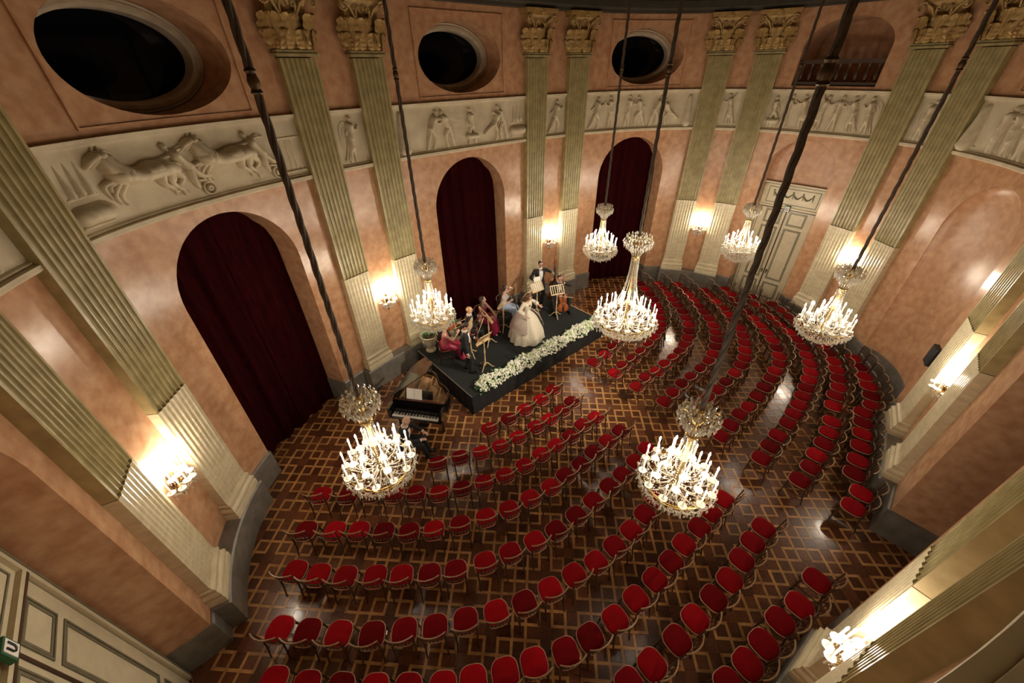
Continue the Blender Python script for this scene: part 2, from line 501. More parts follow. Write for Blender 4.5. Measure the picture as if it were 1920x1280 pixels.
def lay(lst, name, stuffname, material):
    vis = []
    for q in lst:
        uc, vc = (q[0] + q[1]) / 2, (q[2] + q[3]) / 2
        if not onfloor(uc, vc): continue
        x, y = G(uc, vc); p = pix(x, y, 0)
        w = p[2] if p and 0 < p[0] < 1920 and 0 < p[1] < 1280 else 1e6
        vis.append((w, q))
    vis.sort(key=lambda a: a[0])
    for w, q in vis[:300]:
        mb = MB(); piece(*q[:5], mb); mb.build(name, material, floor, smooth=False)
    mb = MB()
    for w, q in vis[300:]: piece(*q[:5], mb)
    o = mb.build(stuffname, material, floor, smooth=False)
    o['kind'] = 'stuff'
lay(strips, 'parquet_strip', 'parquet_strips', M_STRIP)
lay(blocks, 'parquet_block', 'parquet_blocks', M_BLOCK)

# ------------------------------------------------------------------ ceiling and top cornice
mb = MB()
ss = srange(0, PER, 0.4)
n = len(ss) - 1
for s in ss[:-1]:
    mb.v.append(W(s, 9.48, -0.1))
mb.f.append(list(range(n))[::-1]); mb.mi.append(0)
tag(mb.build('ceiling', M_CEIL, smooth=False), 'dark olive ceiling above the oval hall', 'ceiling', kind='structure')
mb = MB(); slab(mb, 0, PER - 0.0005, [(0, 9.2), (0.26, 9.2), (0.26, 9.26), (0.42, 9.3), (0.42, 9.47), (0, 9.47)], 0.35)
tag(mb.build('trim_2', M_CEIL, smooth=False), 'dark top cornice running round the hall under the ceiling', 'cornice', kind='structure')

# ------------------------------------------------------------------ grey plinth (baseboards)
bi = 0
def plinth(s0, s1, d, name, lab):
    mb = MB(); slab(mb, s0, s1, [(-0.02, 0), (d, 0), (d, Z_PL - .03), (d - .03, Z_PL), (-0.02, Z_PL)], 0.2)
    return tag(mb.build(name, M_GREY, smooth=False), lab, 'plinth', kind='structure')
pname = ['left', 'back_left', 'back_middle', 'back_right', 'right', 'front_right', 'front_middle', 'front_left']
ptext = ['left of the large curtained arch', 'left of the stage behind the piano', 'behind the cello player', 'between the far curtained arch and the double door', 'right of the double door', 'behind the rear chairs at right', 'under the nearest wall light', 'beside the viewpoint']
openb = [(ARCH[b]['c'], 1.3) for b in ('B1', 'B2', 'B3', 'B6', 'B7')] + [(DOORA[b]['c'], DOORA[b]['hw']) for b in ('B0', 'B4')] + [(NICHE['c'], 1.25)]
for k, (a, b) in enumerate(PAIRS):
    plinth(a - .5, b + .5, 0.30, 'baseboard_' + pname[k], 'grey marble pedestal under the pilaster pair ' + ptext[k])
    for sgn, e in ((-1, a - .5), (1, b + .5)):
        best = None
        for c, hw in openb:
            for cc in (c, c + PER, c - PER):
                edge = cc - sgn * hw
                dist = (edge - e) * sgn
                if dist > 0 and (best is None or dist < best[0]): best = (dist, edge)
        s0, s1 = sorted((e, best[1]))
        plinth(s0, s1, 0.05, 'baseboard_' + pname[k] + ('_low' if sgn < 0 else '_high'), 'low grey marble skirting ' + ('before' if sgn < 0 else 'after') + ' the pilasters ' + ptext[k])
# skirting on the jambs of the arches
JN = {'B1': 'large left curtained arch', 'B2': 'curtained arch behind the stage', 'B3': 'curtained arch right of the stage', 'B6': 'deep arch at right edge', 'B0': 'near cream door', 'B4': 'far double door'}
for bname in ('B1', 'B2', 'B3', 'B6', 'B0', 'B4'):
    o = ARCH.get(bname) or DOORA[bname]
    for sg in (-1, 1):
        p = np.array(w2(o['c'] + sg * o['hw'])); _, t, n = wframe(o['c'])
        mb = MB(); q = -sg * 0.03
        pts = [p + n * 0.05, p + n * 0.05 + t * q, p - n * o['depth'] + t * q, p - n * o['depth']]
        mb.add([(a[0], a[1], 0) for a in pts] + [(a[0], a[1], Z_PL) for a in pts], [(3, 2, 1, 0), (4, 5, 6, 7), (0, 1, 5, 4), (1, 2, 6, 5), (2, 3, 7, 6), (3, 0, 4, 7)])
        tag(mb.build('baseboard_jamb', M_GREY, smooth=False), 'grey marble skirting on the ' + ('left' if sg < 0 else 'right') + ' jamb of the ' + JN[bname], 'plinth', kind='structure')
# skirting following the concave niche
mb = MB(); o = NICHE; P = []
for i in range(25):
    u = -math.cos(PI * i / 24); P.append((u, math.sqrt(max(0, 1 - u * u))))
base = len(mb.v)
for u, dd in P:
    for off, z in ((0.0, 0), (0.05, 0), (0.05, Z_PL), (0.0, Z_PL)):
        mb.v.append(opt(o, o['c'] + u * o['hw'] * 0.985, z, -0.02 - 0.34 * dd + off))
for i in range(24):
    for k in range(4):
        k2 = (k + 1) % 4
        mb.f.append([base + 4 * i + k, base + 4 * i + k2, base + 4 * i + 4 + k2, base + 4 * i + 4 + k]); mb.mi.append(0)
tag(mb.build('baseboard_niche', M_GREY), 'curved grey marble skirting inside the concave niche', 'plinth', kind='structure')

# ------------------------------------------------------------------ fluted pilasters
def flute_profile(kind, w=PW - .06, n=7):
    P = [(-w / 2 - .03, 0.0), (-w / 2 - .03, PD)]
    fil = 0.020; pitch = w / n
    for i in range(n):
        x0 = -w / 2 + i * pitch + fil / 2; x1 = x0 + pitch - fil
        P.append((x0, PD))
        for k in range(1, 6):
            a = PI * k / 6
            xx = x0 + (x1 - x0) * (1 - math.cos(a)) / 2
            if kind == 'flute': P.append((xx, PD - 0.042 * math.sin(a)))
            else: P.append((xx, PD - 0.012 + 0.026 * math.sin(a)))
        P.append((x1, PD))
    P += [(w / 2 + .03, PD), (w / 2 + .03, 0.0)]
    return P
def extrude(P, z0, z1):
    mb = MB(); n = len(P)
    mb.v = [(x, d, z0) for x, d in P] + [(x, d, z1) for x, d in P]
    mb.f = [[i, i + 1, n + i + 1, n + i] for i in range(n - 1)]
    mb.f += [list(range(n))[::-1], list(range(n, 2 * n))]
    mb.mi = [0] * len(mb.f)
    return mb
ME = {}
ME['shaft'] = extrude(flute_profile('flute'), Z_REED, Z_NECK).mesh('shaft', M_OLIVE)
ME['reeding'] = extrude(flute_profile('reed'), 1.16, Z_REED - .012).mesh('reeding', M_CREAMM)
mb = MB()
bp = [(0.42, Z_PL, 0.28), (0.42, 0.85, 0.28), (0.405, 0.87, 0.265), (0.42, 0.90, 0.27), (0.425, 0.94, 0.275), (0.41, 0.98, 0.26), (0.385, 1.0, 0.235), (0.38, 1.03, 0.225), (0.395, 1.06, 0.235), (0.395, 1.10, 0.235), (0.375, 1.12, 0.2), (0.37, 1.165, 0.185)]
for x, z, d in bp:
    mb.v += [(-x, 0, z), (-x, d, z), (x, d, z), (x, 0, z)]
for i in range(len(bp) - 1):
    for k in range(3):
        mb.f.append([4 * i + k + 1, 4 * i + k, 4 * i + 4 + k, 4 * i + 5 + k]); mb.mi.append(0)
mb.f.append([4 * len(bp) - 4 + k for k in range(4)]); mb.mi.append(0)
ME['base'] = mb.mesh('base', M_CREAMM)
mb = MB()
mb.box((0, .115, 8.165), (0.86, .23, 0.05)); mb.box((0, .1, 8.215), (0.80, .20, 0.06))
ME['necking'] = mb.mesh('necking', M_OLIVE, False)
# capital: bell, acanthus leaves, volutes, abacus, flower
mb = MB()
for z, x, d in ((8.24, .35, .16), (8.9, .37, .18), (9.08, .45, .26), (9.09, .45, .26)):
    mb.v += [(-x, 0, z), (-x, d, z), (x, d, z), (x, 0, z)]
for i in range(3):
    for k in range(3):
        mb.f.append([4 * i + k + 1, 4 * i + k, 4 * i + 4 + k, 4 * i + 5 + k]); mb.mi.append(0)
ME['bell'] = mb.mesh('bell', M_GOLD, False)
mb = MB()
for z0, z1, x, d in ((9.06, 9.13, .50, .32), (9.13, 9.2, .54, .36)):
    mb.box((0, d / 2, (z0 + z1) / 2), (2 * x, d, z1 - z0))
ME['abacus'] = mb.mesh('abacus', M_GOLD, False)
def acanthus(w, h, curl):
    mb = MB(); nu, nv = 12, 20
    for j in range(nv + 1):
        v = j / nv
        lobe = 1 + 0.34 * abs(math.sin(v * PI * 4.5))
        ww = w * (0.62 + 0.55 * math.sin(PI * min(1, v * .9 + .1))) * lobe * (1 if v < .8 else (1 - (v - .8) / .2 * .75))
        if v < .78: z = h * v / .78; y = 0.02 + 0.03 * v
        else:
            a = (v - .78) / .22 * PI * 1.15
            z = h + curl * math.sin(a) * .8; y = 0.045 + curl * (1 - math.cos(a))
        for i in range(nu + 1):
            u = i / nu * 2 - 1
            rib = 0.016 * abs(math.sin(u * PI * 2.5)) + 0.024 * (1 - u * u) + .008 * abs(math.sin(v * PI * 4.5)) * abs(u)
            mb.v.append((u * ww / 2, y + rib, z - 0.05 * h * abs(u) ** 2))
    for j in range(nv):
        for i in range(nu):
            a = j * (nu + 1) + i
            mb.f.append([a, a + 1, a + nu + 2, a + nu + 1]); mb.mi.append(0)
    return mb
ME['leaf_low'] = acanthus(.27, .26, .05).mesh('acanthus_leaf', M_GOLD)
ME['leaf_high'] = acanthus(.30, .42, .07).mesh('acanthus_leaf', M_GOLD)
def volute(sgn):
    mb = MB(); P = [(sgn * .12, .2, 8.62), (sgn * .17, .215, 8.78), (sgn * .26, .25, 8.93), (sgn * .36, .29, 9.0)]
    c = Vector((sgn * .43, .33, 8.955))
    R_ = []
    for i in range(17):
        a = PI / 2 + 0.5 - i * 0.62; r = 0.105 * (1 - i / 19)
        P.append((c.x + sgn * r * math.cos(a), c.y + 0.012 * i / 4, c.z + r * math.sin(a)))
    rad = [.03, .032, .032, .03] + [.028 - .001 * i for i in range(17)]
    mb.tube(P, rad, 7)
    return mb
ME['volute_l'] = volute(-1).mesh('volute', M_GOLD); ME['volute_r'] = volute(1).mesh('volute', M_GOLD)
def helix(sgn):
    mb = MB(); P = [(sgn * .12, .2, 8.62), (sgn * .13, .22, 8.78)]
    c = Vector((sgn * .085, .27, 8.90))
    for i in range(13):
        a = -0.3 + i * 0.6; r = 0.07 * (1 - i / 15)
        P.append((c.x + sgn * r * math.cos(a), c.y + .006 * i, c.z + r * math.sin(a)))
    mb.tube(P, [.024] * 2 + [.022 - .001 * i for i in range(13)], 6); return mb
ME['helix_l'] = helix(-1).mesh('helix', M_GOLD); ME['helix_r'] = helix(1).mesh('helix', M_GOLD)
mb = MB()
for i in range(6):
    a = i * PI / 3
    mb.ball((0.045 * math.cos(a), .36, 9.11 + 0.05 * math.sin(a)), (.035, .02, .04), 6, 4)
mb.ball((0, .375, 9.11), .03, 6, 4)
ME['flower'] = mb.mesh('abacus_flower', M_GOLD)
PT = ['outer pilaster left of the big left arch, cut by the frame', 'inner pilaster next to the big left curtained arch', 'pilaster right of the big left arch, above the piano', 'pilaster behind the cream urns, left of the stage arch', 'pilaster behind the double bass, right of the stage arch', 'pilaster left of the far curtained arch', 'pilaster right of the far curtained arch', 'pilaster left of the cream double door', 'pilaster right of the cream double door', 'pilaster left of the concave niche', 'pilaster next to the black loudspeaker', 'pilaster left of the deep arch at right', 'pilaster left of the nearest wall light', 'pilaster right of the nearest wall light', 'hidden pilaster beside the viewpoint', 'hidden pilaster near the left door']
for k, s in enumerate(PIL):
    m4 = local(s)
    root = link('trim_%d' % (k + 10), None)
    root.matrix_world = m4
    tag(root, 'fluted olive ' + PT[k], 'pilaster', kind='structure')
    for nm in ('shaft', 'reeding', 'base', 'necking'):
        link(nm, ME[nm], root)
    if k > 11: continue
    cap = link('capital', ME['bell'], root)
    link('abacus', ME['abacus'], cap); link('abacus_flower', ME['flower'], cap)
    for x in (-.19, .19): link('acanthus_leaf', ME['leaf_low'], cap, (x, .16, 8.26))
    for x, rz in ((-.36, 1.1), (.36, -1.1)): link('acanthus_leaf', ME['leaf_low'], cap, (x, .1, 8.26), rz)
    for x, rz in ((-.34, .5), (0, 0), (.34, -.5)): link('acanthus_leaf', ME['leaf_high'], cap, (x, .165, 8.33), rz)
    for nm in ('volute_l', 'volute_r'): link('volute', ME[nm], cap)
    for nm in ('helix_l', 'helix_r'): link('helix', ME[nm], cap)

# ------------------------------------------------------------------ oval windows
OT = {'B1': 'big dark oval window at upper left', 'B2': 'dark oval window above the stage arch', 'B3': 'dark oval window above the far curtained arch', 'B5': 'dark oval window above the niche, mostly out of frame', 'B7': 'oval window opening around the viewpoint'}
for wi, b in enumerate(('B1', 'B2', 'B3', 'B5', 'B7')):
    o = OCUL[b]
    m4 = local(o['c'])
    sag = 0.0
    root = link('window_%d' % (wi + 1), None); root.matrix_world = m4
    tag(root, OT[b] + ' with a pale stone ring', 'window', kind='structure')
    nn = 48
    def ring(sc, y):
        return [(o['hw'] * math.cos(2 * PI * i / nn) * (1 - sc / o['hw']), y, OCZ + (OCH - sc) * math.sin(2 * PI * i / nn)) for i in range(nn)]
    mb = MB()
    prof = [(-.06, -.88), (-.02, -.62), (.02, -.57), (.05, -.60), (.07, -.57), (.12, -.56), (.14, -.60), (.17, -.60), (.18, -.90)]
    for sc, y in prof: mb.v += ring(sc, y)
    for i in range(len(prof) - 1):
        for k in range(nn):
            k2 = (k + 1) % nn
            mb.f.append([i * nn + k, i * nn + k2, (i + 1) * nn + k2, (i + 1) * nn + k]); mb.mi.append(0)
    mb.build('stone_ring', M_STONE, root)
    if b != 'B7':
        mb = MB(); mb.v = ring(.15, -.80); mb.f = [list(range(nn))]; mb.mi = [0]
        mb.build('glass_pane', M_GLASSD, root, smooth=False)
    # thin raised frame of the panel round the opening
    mb = MB(); e = 1.37; z0, z1 = 7.34, 9.02
    def bar(x0, x1, za, zb):
        for xa, xb in zip(srange(x0, x1, .2)[:-1], srange(x0, x1, .2)[1:]):
            v = []
            for xx in (xa, xb):
                for d, z in ((-.01, za), (.03, za), (.03, zb), (-.01, zb)):
                    v.append(tuple(m4.inverted() @ Vector(W(o['c'] + xx, z, d))))
            mb.add(v, [(0, 4, 5, 1), (1, 5, 6, 2), (2, 6, 7, 3), (3, 7, 4, 0), (0, 1, 2, 3), (7, 6, 5, 4)])
    bar(-e, e, z0 - .03, z0); bar(-e, e, z1, z1 + .03); bar(-e, -e + .03, z0, z1); bar(e - .03, e, z0, z1)
    mb.build('panel_frame', M_PINK, root, smooth=False)
# opening of B6 oculus closed by a dark pane too
o = OCUL['B6']; root = link('window_6', None); root.matrix_world = local(o['c']); tag(root, 'dark oval window above the deep arch, out of frame', 'window', kind='structure')
mb = MB(); mb.v = [(1.3 * math.cos(2 * PI * i / 32), -.65, OCZ + .8 * math.sin(2 * PI * i / 32)) for i in range(32)]; mb.f = [list(range(32))]; mb.mi = [0]
mb.build('glass_pane', M_GLASSD, root, smooth=False)

# ------------------------------------------------------------------ gallery opening above the far door
o = GALL['B4']; m4 = local(o['c'])
root = link('window_7', None); root.matrix_world = m4
tag(root, 'dark arched gallery opening with balustrade above the double door', 'gallery', kind='structure')
mb = MB(); mb.box((0, -1.62, 8.1), (2.5, .04, 1.9)); mb.build('back_wall', M_PINKD, root, smooth=False)
mb = MB(); mb.box((0, -.14, 7.93), (2.2, .16, .07)); mb.box((0, -.14, 7.88), (2.2, .10, .03)); mb.build('hand_rail', M_DARKW, root, smooth=False)
mb = MB(); mb.box((0, -.14, 7.36), (2.14, .2, .1)); mb.build('bottom_rail', M_DARKW, root, smooth=False)
mb = MB(); mb.lathe([(.05, 0), (.05, .03), (.025, .05), (.06, .16), (.05, .24), (.022, .34), (.03, .40), (.045, .43), (.045, .46)], 8)
ME['bal'] = mb.mesh('baluster', M_DARKW)
for i in range(9): link('baluster', ME['bal'], root, (-.94 + i * .235, -.14, 7.41))
for b in ('B0',):
    mb = MB(); mm = local(GALL[b]['c'])
    mb.box((0, -1.62, 8.1), (2.5, .04, 1.9)); q = mb.build('trim_3', M_PINKD, smooth=False); q.matrix_world = mm
    tag(q, 'back wall of the near gallery opening, out of frame', 'wall', kind='structure')

# ------------------------------------------------------------------ curtains in the arches
def curtain(o, label, seed, w, top=5.85, depth=-.5, gather=0.0, flip=1):
    rnd = random.Random(seed); root = thing('curtain', label, 'curtain', (0, 0, 0), 0, 'dark red curtains in the arches')
    root.matrix_world = local(o['c'])
    for half in (0, 1):
        mb = MB(); x0, x1 = (-w, 0.03) if half == 0 else (-0.03, w)
        nx, nz = 84, 14; ph = rnd.random() * 6
        for j in range(nz + 1):
            z = 0.02 + (top - .02) * j / nz
            for i in range(nx + 1):
                x = x0 + (x1 - x0) * i / nx
                t = i / nx
                d = 0.055 * math.sin(x * 13 + ph + .8 * math.sin(x * 4 + z * .35)) + 0.018 * math.sin(x * 31 + ph * 2 + z * .3) + .015 * math.sin(z * 1.3 + x * 3)
                mb.v.append((x, depth + d * (1 - .25 * z / top), z))
        for j in range(nz):
            for i in range(nx):
                a = j * (nx + 1) + i
                mb.f.append([a, a + 1, a + nx + 2, a + nx + 1]); mb.mi.append(0)
        mb.build('curtain_panel', M_CURT, root)
    mb = MB(); mb.box((0, depth - .02, top + .02), (2 * w + .1, .1, .06)); mb.build('curtain_rail', M_DARKW, root, smooth=False)
    return root
curtain(ARCH['B1'], 'tall dark red curtain in the big left arch behind the piano', 1, 1.33)
curtain(ARCH['B2'], 'tall dark red curtain in the arch behind the musicians', 2, 1.33)
curtain(ARCH['B3'], 'tall dark red curtain in the far arch right of the stage', 3, 1.33)
curtain(ARCH['B6'], 'dark red curtain deep inside the arch at the right edge, hidden', 4, 1.33, depth=-1.0)
curtain(ARCH['B7'], 'dark red curtain in the arch under the viewpoint, hidden', 5, 1.33)

# ------------------------------------------------------------------ doors
def ring_frame(mb, x0, x1, z0, z1, y, t, h, mi=0):
    """rectangular moulding frame made of four bars"""
    mb.box(((x0 + x1) / 2, y, z0 + t / 2), (x1 - x0, h, t), mi=mi); mb.box(((x0 + x1) / 2, y, z1 - t / 2), (x1 - x0, h, t), mi=mi)
    mb.box((x0 + t / 2, y, (z0 + z1) / 2), (t, h, z1 - z0 - 2 * t), mi=mi); mb.box((x1 - t / 2, y, (z0 + z1) / 2), (t, h, z1 - z0 - 2 * t), mi=mi)
def make_door(name, o, label, back, sign):
    dc = BAYC['B0'] if name == 'door_2' else o['c']
    root = link(name, None); root.matrix_world = local(dc); tag(root, label, 'door', kind='structure')
    y = -o['depth'] + .02
    # wall behind and above the door
    mb = MB(); P = op_path(o, 40)
    mb.v = [((s - o['c']) * 1.03 + (o['c'] - dc), y - .04, z) for s, z in P]; mb.f = [list(range(len(P)))]; mb.mi = [0]
    mb.build('niche_back', M_PINK, root, smooth=False)
    zt = 4.42; w = .985
    fr = MB()
    for sx in (-1, 1): fr.box((sx * (w - .045), y + .02, zt / 2), (.09, .07, zt))
    fr.box((0, y + .02, zt - .05), (2 * w, .07, .1)); fr.box((0, y + .035, zt), (2 * w + .08, .1, .05)); fr.box((0, y + .02, 3.63), (2 * w - .18, .08, .06))
    fr = fr.build('door_frame', M_DOOR, root, smooth=False)
    gt = MB(); ring_frame(gt, -w + .02, w - .02, .0, zt - .04, y + .06, .018, .012); gt.build('frame_line', M_DOORG, fr, smooth=False)
    op = MB(); op.box((0, y - .005, 4.0), (2 * w - .18, .03, .74)); op = op.build('overdoor_panel', M_DOOR, root, smooth=False)
    g = MB(); ring_frame(g, -w + .17, w - .17, 3.74, 4.28, y + .012, .022, .02); g.build('panel_moulding', M_DOORG, op, smooth=False)
    fs = MB()
    for i in range(4):
        xa = -.62 + i * .31
        fs.tube([(xa + .31 * t / 8, y + .02, 4.13 - .15 * math.sin(PI * t / 8)) for t in range(9)], [.012 + .022 * math.sin(PI * t / 8) for t in range(9)], 6)
    for i in range(5):
        fs.tube([(-.62 + i * .31, y + .02, 4.16), (-.62 + i * .31 + .02, y + .02, 3.95)], [.022, .01], 6)
        fs.ball((-.62 + i * .31, y + .025, 4.16), .03, 6, 4)
    fs.build('festoon', M_DOORG, op)
    for sx in (-1, 1):
        lf = MB(); lf.box((sx * .445, y - .01, 1.80), (.87, .05, 3.6)); lf = lf.build('door_leaf', M_DOOR, root, smooth=False)
        for z0, z1 in ((.16, .80), (.94, 2.92), (3.03, 3.52)):
            pn = MB(); xa, xb = sx * .39 - .28, sx * .39 + .28
            ring_frame(pn, xa, xb, z0, z1, y + .018, .022, .02); ring_frame(pn, xa + .035, xb - .035, z0 + .035, z1 - .035, y + .016, .03, .014)
            pn.build('panel_moulding', M_DOORG, lf, smooth=False)
        hd = MB(); hd.box((sx * .07, y + .022, 1.22), (.035, .012, .17)); hd.tube([(sx * .07, y + .03, 1.26), (sx * .07, y + .075, 1.26), (sx * .15, y + .08, 1.255)], .011, 6)
        hd.build('door_handle', M_DKBRASS, lf)
    st = MB(); st.box((0, y + .018, 1.8), (.04, .02, 3.6)); st.box((0, y + .045, 3.585), (2 * w - .18, .04, .035)); st.build('closing_strip_transom_shade', M_DARKW, root, smooth=False)  # crosswise bar paints the transom's shadow dark; upright bar closes the leaves
    if sign:
        sg = thing('exit_sign', sign, 'sign'); sg.matrix_world = local(dc) @ Matrix.Translation((-.12 if name == 'door_2' else 0, 0, .14 if name == 'door_2' else 0))
        q = MB(); q.box((0, y + .09, 3.62), (.17, .05, .20)); q.build('sign_plate', M_SIGNG, sg, smooth=False)
        q = MB(); q.box((0, y + .118, 3.62), (.13, .008, .17)); face = q.build('sign_face', M_PAPER, sg, smooth=False)
        q = MB(); q.tube([(-.03, y + .125, 3.68), (-.03, y + .125, 3.60), (-.015, y + .125, 3.575), (.015, y + .125, 3.575), (.03, y + .125, 3.60), (.03, y + .125, 3.68)], .010, 6); q.build('symbol', M_BLACKP, face)
    return root
M_SIGNG = mat('green_sign', (0.02, 0.12, 0.06), 0.5)
make_door('door_1', DOORA['B4'], 'cream double door with grey panel mouldings in the far right arch', 'pink', 'small white exit sign with dark hook symbol above the far double door')
make_door('door_2', DOORA['B0'], 'cream double door with grey panel mouldings at lower left corner', 'pink', 'small green exit sign on the cream door at the left edge')

# ------------------------------------------------------------------ frieze with plaster reliefs
def capsule(mb, a, b, ra, rb, C, flat=.55, n=7):
    pass
class Relief:
    """figures drawn in wall coordinates: u along the wall, v up, depth out of the wall"""
    def __init__(self, s0, zb, flip=1, sc=1.0):
        self.mb = MB(); self.s0 = s0; self.zb = zb; self.fl = flip; self.sc = sc
    def limb(self, pts, rad, depth=.035):
        if not hasattr(rad, '__len__'): rad = [rad] * len(pts)
        # smooth the chain and round both ends
        Q = []; RR = []; m0 = len(pts)
        for i in range(m0 - 1):
            p0, p1, p2, p3 = pts[max(0, i - 1)], pts[i], pts[i + 1], pts[min(m0 - 1, i + 2)]
            for k in range(4):
                t = k / 4
                Q.append(tuple(.5 * (2 * p1[c] + (p2[c] - p0[c]) * t + (2 * p0[c] - 5 * p1[c] + 4 * p2[c] - p3[c]) * t * t + (3 * p1[c] - p0[c] - 3 * p2[c] + p3[c]) * t ** 3) for c in (0, 1)))
                RR.append(rad[i] + (rad[i + 1] - rad[i]) * t)
        Q.append(tuple(pts[-1])); RR.append(rad[-1])
        def ext(a, b, r):
            l = math.hypot(a[0] - b[0], a[1] - b[1]) or 1; return [(a[0] + (a[0] - b[0]) / l * r * f, a[1] + (a[1] - b[1]) / l * r * f) for f in (.55, .95)]
        e0 = ext(Q[0], Q[1], RR[0]); e1 = ext(Q[-1], Q[-2], RR[-1])
        pts = [e0[1], e0[0]] + Q + e1; rad = [RR[0] * .25, RR[0] * .82] + RR + [RR[-1] * .82, RR[-1] * .25]
        n = 7; m = len(pts); base = len(self.mb.v)
        for i in range(m):
            a = pts[max(0, i - 1)]; b = pts[min(m - 1, i + 1)]
            tx, tz = b[0] - a[0], b[1] - a[1]; l = math.hypot(tx, tz) or 1
            nx, nz = -tz / l, tx / l
            for k in range(n):
                an = PI * k / (n - 1)
                o = math.cos(an) * rad[i]; dd = math.sin(an) * rad[i] * 1.25
                u = (pts[i][0] + nx * o) * self.sc * self.fl; v = (pts[i][1] + nz * o) * self.sc
                self.mb.v.append(W(self.s0 + u, self.zb + v, depth - .03 + dd * self.sc * 2.0))
        for i in range(m - 1):
            for k in range(n - 1):
                self.mb.f.append([base + i * n + k, base + i * n + k + 1, base + (i + 1) * n + k + 1, base + (i + 1) * n + k]); self.mb.mi.append(0)
        for e in (0, m - 1):
            self.mb.f.append([base + e * n + k for k in range(n)]); self.mb.mi.append(0)
    def blob(self, c, ru, rv, depth=.03, h=.05):
        n, m = 10, 4; base = len(self.mb.v)
        for j in range(m + 1):
            r = math.cos(PI / 2 * j / m); dd = math.sin(PI / 2 * j / m) * h
            for k in range(n):
                a = 2 * PI * k / n
                self.mb.v.append(W(self.s0 + (c[0] + ru * r * math.cos(a)) * self.sc * self.fl, self.zb + (c[1] + rv * r * math.sin(a)) * self.sc, depth - .02 + dd * self.sc * 1.4))
        for j in range(m):
            for k in range(n):
                k2 = (k + 1) % n
                self.mb.f.append([base + j * n + k, base + j * n + k2, base + (j + 1) * n + k2, base + (j + 1) * n + k]); self.mb.mi.append(0)
    def person(self, hip, lean, arms, legs, head=None, robe=False):
        """hip (u,v); lean = shoulder offset; arms, legs = lists of joint chains relative to shoulder / hip"""
        sh = (hip[0] + lean[0], hip[1] + lean[1])
        self.limb([hip, ((hip[0] + sh[0]) / 2, (hip[1] + sh[1]) / 2), sh], [.075, .068, .085])
        h = head or (sh[0] + lean[0] * .5, sh[1] + .13)
        self.limb([sh, h], [.03, .03]); self.blob(h, .055, .065, .03, .075)
        for a in arms:
            self.limb([sh] + [(sh[0] + x, sh[1] + y) for x, y in a], [.04] + [.034 - .008 * i for i in range(len(a))])
        for l in legs:
            self.limb([hip] + [(hip[0] + x, hip[1] + y) for x, y in l], [.066] + [.05 - .014 * i for i in range(len(l))])
        if robe:
            self.limb([(hip[0], hip[1] + .05), (hip[0] - lean[0] * .3, hip[1] - .2)], [.08, .085], .0)
            for q in range(5):
                o_ = -.10 + .05 * q; self.limb([(hip[0] + o_ * .55, hip[1] + .02), (hip[0] + o_ * .9 - lean[0] * .3, hip[1] - .2), (hip[0] + o_ * 1.5 - lean[0] * 1.1, hip[1] - .43)], [.022, .026, .03], .03)
    def horse(self, x, y, s=1.0):
        L = lambda P, r, d=.035: self.limb([(x + a * s, y + b * s) for a, b in P], [q * s for q in r], d)
        L([(.44, .42), (.30, .45), (.1, .42), (-.1, .41), (-.27, .46)], [.105, .125, .105, .115, .125])
        L([(-.25, .49), (-.33, .60), (-.38, .71)], [.12, .09, .065]); L([(-.38, .73), (-.48, .69), (-.56, .62)], [.062, .052, .032], .05); L([(-.36, .79), (-.35, .84)], [.016, .006], .06)
        [L([(-.33 + .035 * q, .78 - .075 * q), (-.26 + .035 * q, .74 - .08 * q), (-.22 + .035 * q, .66 - .08 * q)], [.02, .02, .006], .07) for q in range(4)]
        L([(-.28, .40), (-.48, .36), (-.44, .18)], [.055, .038, .02]); L([(-.24, .40), (-.40, .24), (-.36, .10)], [.055, .038, .02], .05)
        L([(.42, .42), (.55, .26), (.44, .14), (.56, .04)], [.09, .05, .03, .02]); L([(.38, .40), (.36, .22), (.48, .12), (.50, .02)], [.08, .05, .03, .02], .05)
        L([(.52, .48), (.66, .42), (.72, .28)], [.03, .04, .015])
    def chariot(self, x, y):
        mbp = [(x + .0, y + .26), (x + .1, y + .24), (x + .26, y + .2)]
        self.limb(mbp, [.03, .03, .02])
        for r, dd, rad in ((.1, .03, .022), (.03, .03, .03)):
            P = [(x + .12 + r * math.cos(2 * PI * i / 14), y + .11 + r * math.sin(2 * PI * i / 14)) for i in range(15)]
            self.limb(P, rad, dd + .03)
    def build(self, parent, name='relief_figure'):
        mi = parent.matrix_world.inverted()
        self.mb.v = [tuple(mi @ Vector(p)) for p in self.mb.v]
        o = self.mb.build(name, M_RELIEF, parent); o.data.polygons.foreach_set('use_smooth', [True] * len(o.data.polygons)); o.data.set_sharp_from_angle(angle=math.radians(75)); return o
FN = [40]
def frieze_panel(s0, s1, label):
    sc = (s0 + s1) / 2
    FN[0] += 1; root = thing('trim_%d' % FN[0], label, 'relief', kind='structure'); root.matrix_world = local(sc); root.empty_display_size = .1
    inv = root.matrix_world.inverted()
    def sl(prof, name, m):
        mb = MB(); slab(mb, s0, s1, prof, .2); mb.v = [tuple(inv @ Vector(p)) for p in mb.v]
        return mb.build(name, m, root, smooth=False)
    sl([(-.01, Z_F0), (.02, Z_F0), (.02, Z_F1), (-.01, Z_F1)], 'background', M_FRIEZE)
    sl([(-.01, Z_F1), (.05, Z_F1), (.055, Z_F1 + .03), (.09, Z_F1 + .05), (.10, Z_F1 + .1), (-.01, Z_F1 + .1)], 'top_moulding', M_FRIEZE)
    sl([(-.01, 6.0), (.09, 6.0), (.13, 6.03), (.13, 6.085), (.06, 6.09), (.06, 6.12), (.03, 6.135), (-.01, 6.135)], 'bottom_ledge', M_FRIEZE)
    return root
FT = {}
hw = PW / 2
def seq(a, b): return a + hw, b - hw
